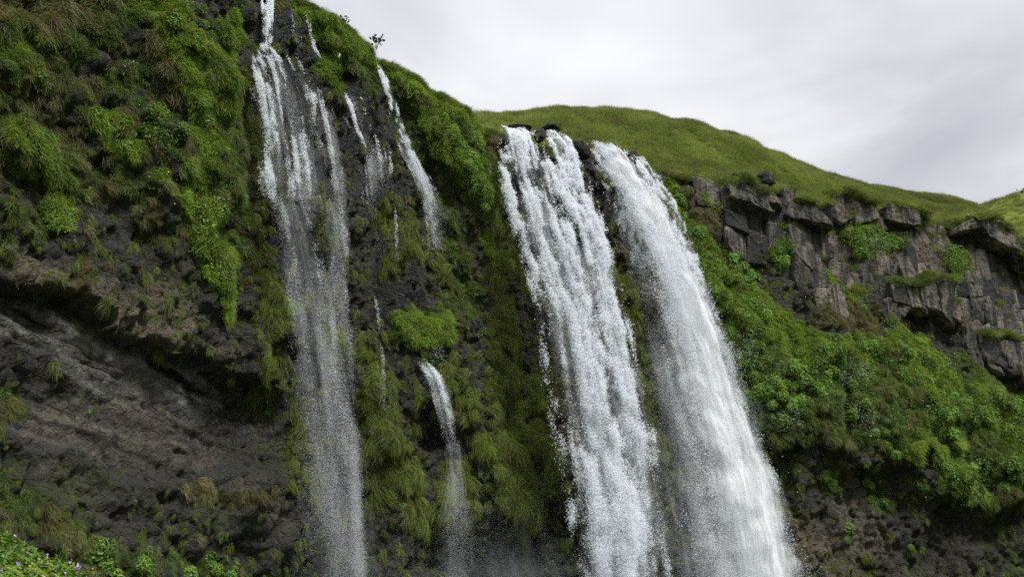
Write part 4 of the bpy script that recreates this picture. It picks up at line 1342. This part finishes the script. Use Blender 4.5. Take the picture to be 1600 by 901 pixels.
def clip_poly(poly, nrm, dist):
    out = []
    for a, c in zip(poly, poly[1:] + poly[:1]):
        da, dc = a @ nrm - dist, c @ nrm - dist
        if da <= 0:
            out.append(a)
        if (da < 0) != (dc < 0):
            out.append(a + (c - a) * (da / (da - dc)))
    return out


r = np.random.default_rng(33)
s_lo = SARR[np.argmin(np.abs(PX[:, 200] - 1105))]
s_hi = SARR[np.argmin(np.abs(PX[:, 200] - 1690))]
VEGm = np.clip(BRIGHT + LEAFY + 0.7 * MID, 0, 2).reshape(NS, NV)
BANDm = band.reshape(NS, NV)
seeds = []
s_ = s_lo
while s_ < s_hi:
    wd = r.choice([0.8, 1.1, 1.5, 2.3])
    s_ += wd
    z_ = 20 + r.uniform(0, 3)
    while z_ < 60:
        seeds.append((s_ + r.uniform(-0.15, 0.15), z_))
        z_ += r.choice([1.3, 2.2, 3.2, 4.8])
    s_ += wd * 0.15
seeds = np.array(seeds)
ASP = np.array([1.0, 0.55])
n_block = 0
LEDGE = []
for k, (s_, z_) in enumerate(seeds):
    zr = np.interp(s_, SARR, ZRIM)
    i = int(np.clip(s_ / LEN * (NS - 1), 0, NS - 1))
    j = int(np.clip((z_ - ZLOW) / (zr - ZLOW) * (NV - 1), 0, NV - 1))
    if z_ > zr - 0.7 or BANDm[i, j] < 0.18 or VEGm[i, j] > 0.85 or not (1100 < PX[i, j] < 1660):
        continue
    if r.uniform() < 0.05 or n_block >= 285:
        continue
    c = seeds[k] * ASP
    poly = [c + np.array(v) for v in ((-1.5, -1.5), (1.5, -1.5), (1.5, 1.5), (-1.5, 1.5))]
    d = np.hypot(*((seeds * ASP) - c).T)
    for m_ in np.argsort(d)[1:14]:
        o = seeds[m_] * ASP
        nv_ = (o - c) / np.hypot(*(o - c))
        poly = clip_poly(poly, nv_, nv_ @ ((o + c) / 2) - 0.010)
    if len(poly) < 3:
        continue
    poly = np.array(poly) / ASP
    poly[:, 1] = np.minimum(poly[:, 1], np.interp(poly[:, 0], SARR, ZRIM) - 0.2)
    V, F = rock_prism(poly, OFF[i, j] + 0.25 + 0.20 * abs(r.normal()) + 0.55 * float(fbm(np.array([[s_ * 0.25, z_ * 0.2, 3.0]]), 2, 8)[0]), 1.8, r)
    V, F = roughen(V, F, 1, 0.12, 0.0)
    obj_from('rock_block', V, F, M_BLOCK, cliff, False)
    n_block += 1
    hi_ = poly[poly[:, 1] > poly[:, 1].mean()]
    if r.uniform() < (0.9 if hi_[:, 1].max() > zr - 1.6 else 0.25):
        for q in range(r.integers(1, 4)):
            t_ = r.uniform()
            p_ = hi_[0] * (1 - t_) + hi_[-1] * t_
            LEDGE.append(wall_plane(p_[:1], p_[1:], np.array([OFF[i, j] + r.uniform(0.1, 0.45)]))[0])
# the large slabs that jut out under the rim
SLABS = [
    ([(1141, 286), (1160, 276), (1182, 281), (1203, 304), (1211, 338), (1190, 329), (1162, 313), (1143, 306)], 2.0),
    ([(1229, 332), (1246, 314), (1266, 311), (1290, 326), (1302, 356), (1272, 345), (1232, 339)], 1.6),
    ([(1297, 301), (1330, 301), (1334, 338), (1318, 350), (1299, 338)], 0.9),
    ([(1338, 304), (1368, 317), (1371, 342), (1340, 349)], 1.0),
    ([(1384, 322), (1420, 320), (1455, 340), (1448, 352), (1410, 350), (1386, 342)], 1.1),
    ([(1500, 349), (1522, 341), (1546, 336), (1552, 362), (1530, 355), (1506, 360)], 1.7),
    ([(1550, 335), (1570, 347), (1586, 366), (1590, 394), (1572, 385), (1556, 366)], 1.6),
    ([(1590, 368), (1625, 392), (1640, 430), (1610, 420), (1593, 398)], 1.6),
    ([(1440, 440), (1462, 430), (1474, 486), (1446, 478)], 1.8), ([(1466, 432), (1492, 440), (1500, 511), (1476, 490)], 1.8), ([(1396, 440), (1434, 446), (1440, 478), (1400, 470)], 1.4),
    ([(1530, 520), (1556, 525), (1570, 588), (1546, 572)], 1.3), ([(1562, 520), (1590, 530), (1592, 590), (1576, 584)], 1.2),
]
for px_poly, o_ in SLABS:
    q = np.array([hit_base(px, py, o_) for px, py in px_poly])
    V, F = rock_prism(q, o_ - 0.15, 2.2, r, 0.14, 0.10)
    V, F = roughen(V, F, 2, 0.24, 0.0)
    obj_from('rock_slab', V, F, M_BLOCK, cliff, False)
    hi_ = q[q[:, 1] > q[:, 1].mean() - 0.2]
    hi_ = hi_[np.argsort(hi_[:, 0])]
    for t_ in r.uniform(0, len(hi_) - 1, 34):
        k_ = int(t_)
        p_ = hi_[k_] * (1 - t_ + k_) + hi_[k_ + 1] * (t_ - k_)
        LEDGE.append(wall_plane(p_[:1], p_[1:] + r.uniform(-0.10, 0.35), np.array([o_ + r.uniform(-1.1, 0.3)]))[0])
LEDGE = np.array(LEDGE)
ln_ = np.tile([[0.3, -0.6, 0.75]], (len(LEDGE), 1)) + r.normal(0, 0.15, (len(LEDGE), 3))
scatter('ledge_grass', C_RIM, LEDGE, eulers(ln_, r.normal(0, 0.5, len(LEDGE))), r.uniform(0.6, 1.25, len(LEDGE)), r.uniform(0.1, 0.9, len(LEDGE)), NVAR)


# ------------------------------------------------------------------ boulders
def ico(sub):
    bm = __import__('bmesh').new()
    import bmesh
    bmesh.ops.create_icosphere(bm, subdivisions=sub, radius=1.0)
    V = np.array([v.co[:] for v in bm.verts])
    F = np.array([[v.index for v in f.verts] for f in bm.faces])
    bm.free()
    return V, F


ICO_V, ICO_F = ico(4)


def boulder(px, py, Y, wpx, hpx, label, seed):
    c = at_y(px, py, Y)
    k = Y / F_PX / 0.97
    rx, rz = wpx * k / 2, hpx * k / 2
    d1_, _, _ = worley(ICO_V * 1.1 + seed * 3.3, seed)
    _, _, h1 = worley(ICO_V * 1.7 + seed * 1.7, seed + 4)
    sc_ = 0.88 + 0.34 * (d1_ - 0.4) + 0.16 * fbm(ICO_V * 2.4 + seed, 4, seed) + 0.16 * (h1 - 0.5)
    V = ICO_V * sc_[:, None] * np.array([rx, (rx + rz) * 0.55, rz])
    o = obj_from('boulder', V, ICO_F, M_DARK, None, False)
    o.location = c
    tag(o, label, 'boulder', 'dark boulders along the rim')


for k, a in enumerate([
    (812, 200, 88.9, 40, 12, 'flat black boulder on the lip, splitting the broad left-hand strand'),
    (843, 212, 88.0, 20, 26, 'upright black rock in the lip between left-hand and middle strands'),
    (862, 201, 90.0, 36, 15, 'widest dark boulder standing in the stream above the middle strand'),
    (906, 236, 89.0, 34, 40, 'tall dark rock in the lip between middle and right-hand strands'),
    (990, 246, 89.6, 22, 24, 'black knob of rock on the lip just right of the thick strand'),
    (1157, 276, 98.8, 34, 16, 'brown humped stone on top of the largest jutting slab'),
    (1196, 282, 99.6, 32, 30, 'square dark rock sunk in the turf right of the largest jutting slab'),
]):
    boulder(*a, seed=k + 3)


# ------------------------------------------------------------------ single plants
def bush(px, py, rad_px, kind, label, tint, name='bush', seed=0):
    p, n = on_cliff(px, py)
    if p is None:
        return
    dist = p.length
    R_ = rad_px * dist / F_PX
    root = link(bpy.data.objects.new(name, None))
    root.location = p
    n2 = (n + Vector((0, -0.3, 0.35))).normalized()
    e = eulers(np.array([n2[:]]), np.array([0.0]))[0]
    root.rotation_euler = e
    tag(root, label, name.replace('_', ' '))
    lf = 0.16 if kind != 'fine' else 0.10
    cnt = int(min(520, max(60, 210 * R_ * R_ / (lf / 0.16))))
    V, F, A = leaves(cnt, R_ * 1.05, lf, R_ * 0.8, 0.5, seed + 900, 0.5 if kind != 'fine' else 0.35)
    lob = 1 + 0.35 * fbm(V * (1.6 / max(R_, 0.3)) + seed, 3, seed)
    V = V * lob[:, None]
    o = obj_from('foliage', V, F, {'leaf': L_LEAF, 'fine': L_BRIGHT, 'grey': L_GREY}[kind], root)
    fattr(o.data, 'v', A)
    o['tint'] = float(tint)
    sv, sf = [], []
    rr = np.random.default_rng(seed)
    for k in range(7):
        a = rr.uniform(0, 6.28)
        tip = np.array([math.cos(a) * R_ * 0.7, math.sin(a) * R_ * 0.7, R_ * 0.6])
        j = len(sv)
        w = 0.03
        for t, c in ((0, np.array([0, 0, -0.15])), (0.6, tip * 0.55 + np.array([0, 0, 0.1 * R_])), (1, tip)):
            ww_ = w * (1 - 0.7 * t)
            sv += [c + np.array([ww_, 0, 0]), c + np.array([-ww_ / 2, ww_, 0]), c + np.array([-ww_ / 2, -ww_, 0])]
        for k2 in range(2):
            for m_ in range(3):
                a0, a1 = j + k2 * 3 + m_, j + k2 * 3 + (m_ + 1) % 3
                sf.append((a0, a1, a1 + 3, a0 + 3))
    obj_from('stem', np.array(sv), np.array(sf), M_STEM, root)
    return root


for k, a in enumerate([
    (258, 205, 30, 'leaf', 'dark green leafy bush set against the bright grass buttress, above small yellow flowers', 0.15),
    (95, 345, 24, 'fine', 'rounded bright green cushion bush alone on the dark left cliff', 0.75),
    (155, 64, 9, 'leaf', 'tiny green cushion on bare dark rock high on the left cliff', 0.6),
    (197, 105, 14, 'grey', 'blue-green tuft on dark rock high on the left cliff', 0.2),
    (325, 330, 26, 'leaf', 'leafy bright plant on the lower end of the bright grass buttress', 0.9),
    (300, 30, 24, 'leaf', 'fern-like leafy clump at the head of the bright grass buttress', 0.7),
    (345, 430, 22, 'fine', 'yellow-green tussock hanging below the leafy end of the grass buttress', 0.95),
    (562, 34, 22, 'fine', 'feathery bush on the rim below the higher silhouetted plant', 0.6),
    (624, 104, 20, 'leaf', 'dense green bush on the rim above the thin bright stream', 0.35),
    (515, 112, 20, 'fine', 'grassy cushion on the black ledge between the two slanting streams', 0.7),
    (735, 232, 24, 'leaf', 'bright leafy bush below the rim, upper of two left of the main fall', 0.85),
    (745, 292, 24, 'leaf', 'bright leafy bush hanging lower, beside the top of the main fall', 0.7),
    (690, 232, 22, 'fine', 'long-haired grass cushion right of the thin bright stream', 0.8),
    (764, 382, 13, 'leaf', 'small bright green plant in dark moss left of the main fall', 0.9),
    (648, 512, 26, 'fine', 'wide green grass clump on the mossy ledge above the little spout', 0.55),
    (683, 556, 17, 'grey', 'pale blue-green leaves draped over the lip of the little spout', 0.6),
    (752, 520, 10, 'leaf', 'small leafy sprig on the mossy wall level with the ledge clump', 0.8),
    (739, 614, 9, 'leaf', 'tiny leafy sprig right of the little spout', 0.8),
    (1218, 384, 28, 'leaf', 'dark green bush filling the cleft between two big rock slabs', 0.15),
    (1338, 370, 24, 'leaf', 'bright green bush on the rock shelf under the rim', 0.8),
    (1370, 386, 18, 'grey', 'grey-green bush on the rock shelf, right of a bright one', 0.7),
    (1410, 378, 18, 'fine', 'grassy cushion at the right end of the rock shelf', 0.5),
    (1490, 406, 24, 'leaf', 'deep green bush clinging to tan rock below the arched overhang', 0.35),
    (1500, 428, 15, 'grey', 'pale green cushion hanging under the deep green bush', 0.7),
    (1250, 302, 18, 'leaf', 'leafy clump on the rim above the second jutting slab', 0.6),
    (1100, 420, 26, 'leaf', 'bright leafy bush close to the spray of the thick strand', 0.75),
    (1165, 470, 26, 'leaf', 'broad-leaved bush where the green slope meets the crag', 0.6),
    (1160, 545, 26, 'grey', 'dull blue-green bush halfway down beside the thick strand', 0.35),
    (1190, 600, 28, 'leaf', 'darkest bush on the slope beside the thick strand', 0.05),
    (1325, 586, 26, 'grey', 'pale grey-green bush in the middle of the right-hand slope', 0.9),
    (1270, 572, 22, 'leaf', 'dark leafy bush just left of the pale grey-green bush', 0.25),
    (1395, 512, 24, 'fine', 'bright grassy clump right under the crag foot', 0.9),
    (1462, 575, 24, 'leaf', 'tall light green herbs under the hanging rock teeth', 0.85),
    (1465, 640, 26, 'leaf', 'yellowish leafy patch trailing below the tall light herbs', 0.95),
    (1530, 640, 28, 'leaf', 'big-leaved bush at the right, above the lowest green tongue', 0.55),
    (1582, 668, 30, 'leaf', 'dark big-leaved bush at the right border of the photo', 0.3),
    (1510, 745, 34, 'leaf', 'large green bush on the lowest tongue of the right-hand slope', 0.7),
    (1230, 650, 24, 'grey', 'silvery bush low on the slope near the foot of the thick strand', 0.5),
    (1340, 655, 26, 'grey', 'dull olive-grey bush above the brown undercut', 0.2),
    (1208, 742, 14, 'leaf', 'small lone plant on bare rock beside the thick strand', 0.5),
    (1400, 660, 24, 'leaf', 'dark bush above the black undercut at the lower right', 0.2),
]):
    bush(*a, seed=k)


def skyline_plant(px, py, Y, h, label, seed, name='broad_leaved_plant'):
    root = link(bpy.data.objects.new(name, None))
    c = at_y(px, py, Y)
    root.location = c
    tag(root, label, 'plant', 'plants standing out against the sky')
    r = np.random.default_rng(seed)
    sv, sf, lv, lf, la = [], [], [], [], []
    for k in range(4):
        tip = np.array([r.uniform(-0.4, 0.6) * h, r.uniform(-0.3, 0.3) * h, h * r.uniform(0.6, 1.0)])
        j = len(sv)
        for t in (0, 0.5, 1):
            p = tip * t + np.array([0, 0, 0.12 * h * math.sin(t * 3.1)])
            w = 0.035 * (1 - 0.6 * t)
            sv += [p + np.array([w, 0, 0]), p + np.array([-w / 2, w, 0]), p + np.array([-w / 2, -w, 0])]
        for q in range(2):
            for m_ in range(3):
                a0, a1 = j + q * 3 + m_, j + q * 3 + (m_ + 1) % 3
                sf.append((a0, a1, a1 + 3, a0 + 3))
        for q in range(7):
            t = r.uniform(0.5, 1.05)
            p = tip * t + r.normal(0, 0.09 * h, 3)
            d = r.normal(0, 1, 3)
            d /= np.linalg.norm(d)
            sd = np.cross(d, r.normal(0, 1, 3))
            sd /= np.linalg.norm(sd)
            L_ = 0.26 * h * r.uniform(0.6, 1.2)
            j2 = len(lv)
            lv += [p, p + d * L_ * 0.5 + sd * L_ * 0.32, p + d * L_, p + d * L_ * 0.5 - sd * L_ * 0.32]
            lf.append((j2, j2 + 1, j2 + 2, j2 + 3))
            la += [0.3] * 4
    obj_from('stem', np.array(sv), np.array(sf), M_STEM, root)
    o = obj_from('foliage', np.array(lv), np.array(lf), L_SHADE, root)
    fattr(o.data, 'v', la)
    o['tint'] = 0.2


L_SHADE = leaf_material('silhouette_leaf', (0.020, 0.034, 0.014), (0.034, 0.055, 0.018), None, 0.1)  # backlit silhouette tone of the skyline plants, put into the leaf colour
skyline_plant(537, 40, 76.5, 1.3, 'dark leafy plant against the sky, higher of two on the left rim', 1)
skyline_plant(588, 78, 79.5, 1.7, 'dark leafy plant against the sky, lower of two on the left rim', 2)
skyline_plant(724, 173, 86.0, 0.6, 'tiny dark sprig against the sky near the foot of the left rim', 3)
skyline_plant(1553, 318, 229.0, 1.6, 'low dark shrub on the skyline of the far hill, left of two', 4, 'far_shrub')
skyline_plant(1596, 306, 229.0, 2.2, 'dark shrub on the skyline of the far hill, right of two', 5, 'far_shrub')

# ------------------------------------------------------------------ flowers on the bank (too many to count)
M_PURPLE = plain_material('purple_petal', (0.30, 0.22, 0.42), 0.8, 0.3)
M_YELLOW = plain_material('yellow_petal', (0.62, 0.48, 0.04), 0.8, 0.3)
for nm, mt_, cnt, sz, cond in (('purple_flowers', M_PURPLE, 900, 0.045, lambda t: t > 0.62), ('yellow_flowers', M_YELLOW, 170, 0.035, lambda t: t > 0.2)):
    sel = np.where(cond(tb) & (Pb[:, 1] > 24))[0]
    sel = RNG.choice(sel, min(cnt, len(sel)), False)
    V, F = [], []
    for i in sel:
        base_ = Pb[i] + np.array([0, 0, 0.26])
        for q in range(6 if nm[0] == 'p' else 2):
            c = base_ + np.array([RNG.normal(0, 0.02), RNG.normal(0, 0.02), q * 0.035])
            d = RNG.normal(0, 1, 3)
            d /= np.linalg.norm(d)
            e_ = np.cross(d, RNG.normal(0, 1, 3))
            e_ /= np.linalg.norm(e_)
            j = len(V)
            V += [c - d * sz, c + e_ * sz * 0.7, c + d * sz, c - e_ * sz * 0.7]
            F.append((j, j + 1, j + 2, j + 3))
    tag(obj_from(nm, np.array(V), np.array(F), mt_), kind='stuff')
# small yellow flowers among the grass of the buttress and the right-hand slope
V, F = [], []
for (cx_, cy_, sp_, n_) in ((252, 225, 14, 16), (325, 335, 18, 20), (262, 280, 16, 8), (1120, 420, 26, 26), (1440, 560, 40, 30), (1500, 680, 50, 30), (1195, 480, 30, 14), (1330, 520, 40, 16), (1170, 395, 20, 8)):
    for q in range(n_):
        p, n = on_cliff(cx_ + RNG.normal(0, sp_), cy_ + RNG.normal(0, sp_))
        if p is None:
            continue
        c = np.array(p) + np.array(n) * 0.55 + np.array([0, 0, 0.25])
        for m_ in range(3):
            d = RNG.normal(0, 1, 3)
            d /= np.linalg.norm(d)
            e_ = np.cross(d, RNG.normal(0, 1, 3))
            e_ /= np.linalg.norm(e_)
            j = len(V)
            z_ = 0.055
            V += [c - d * z_, c + e_ * z_, c + d * z_, c - e_ * z_]
            F.append((j, j + 1, j + 2, j + 3))
tag(obj_from('yellow_flowers', np.array(V), np.array(F), M_YELLOW), kind='stuff')


# ------------------------------------------------------------------ white birds resting on the rock
M_WHITE = plain_material('white_feathers', (0.78, 0.78, 0.76), 0.8, 0.08)
M_GREYF = plain_material('grey_feathers', (0.42, 0.43, 0.45), 0.8, 0.15)
M_BEAK = plain_material('beak', (0.45, 0.35, 0.12), 0.6, 0.1)


def lathe_x(stations, seg=14):
    V, F = [], []
    for x, z, ry, rz in stations:
        for k in range(seg):
            a = 2 * math.pi * k / seg
            V.append((x, ry * math.cos(a), z + rz * math.sin(a)))
    for i in range(len(stations) - 1):
        for k in range(seg):
            a, c = i * seg + k, i * seg + (k + 1) % seg
            F.append((a, c, c + seg, a + seg))
    return np.array(V), np.array(F)


def bird(px, py, label, turn):
    p, n = on_cliff(px, py)
    if p is None:
        return
    root = link(bpy.data.objects.new('bird', None))
    root.location = p + n * 0.22 + Vector((0, 0, 0.02))
    root.rotation_euler = (0, 0, turn)
    tag(root, label, 'bird', 'white birds resting on the cliff')
    V, F = lathe_x([(-0.30, 0.08, 0.004, 0.004), (-0.26, 0.08, 0.05, 0.02), (-0.18, 0.09, 0.085, 0.06), (-0.05, 0.10, 0.115, 0.10), (0.08, 0.12, 0.105, 0.105),
                    (0.15, 0.17, 0.07, 0.08), (0.18, 0.22, 0.058, 0.06), (0.22, 0.245, 0.055, 0.055), (0.26, 0.24, 0.035, 0.035), (0.275, 0.238, 0.004, 0.004)])
    obj_from('body', V, F, M_WHITE, root)
    V, F = lathe_x([(0.262, 0.236, 0.016, 0.016), (0.30, 0.232, 0.013, 0.014), (0.325, 0.222, 0.002, 0.003)], 8)
    obj_from('beak', V, F, M_BEAK, root)
    for sgn in (-1, 1):
        V, F = lathe_x([(-0.33, 0.10, 0.003, 0.004), (-0.22, 0.115, 0.012, 0.03), (-0.05, 0.13, 0.018, 0.06), (0.06, 0.14, 0.014, 0.045), (0.10, 0.145, 0.003, 0.01)], 10)
        V[:, 1] += sgn * 0.105
        obj_from('wing', V, F, M_GREYF, root)


bird(1536, 356, 'small white bird sitting on the dark arched ledge at the right', 2.6)
bird(641, 155, 'small white bird on the wall under the left rim', -0.4)
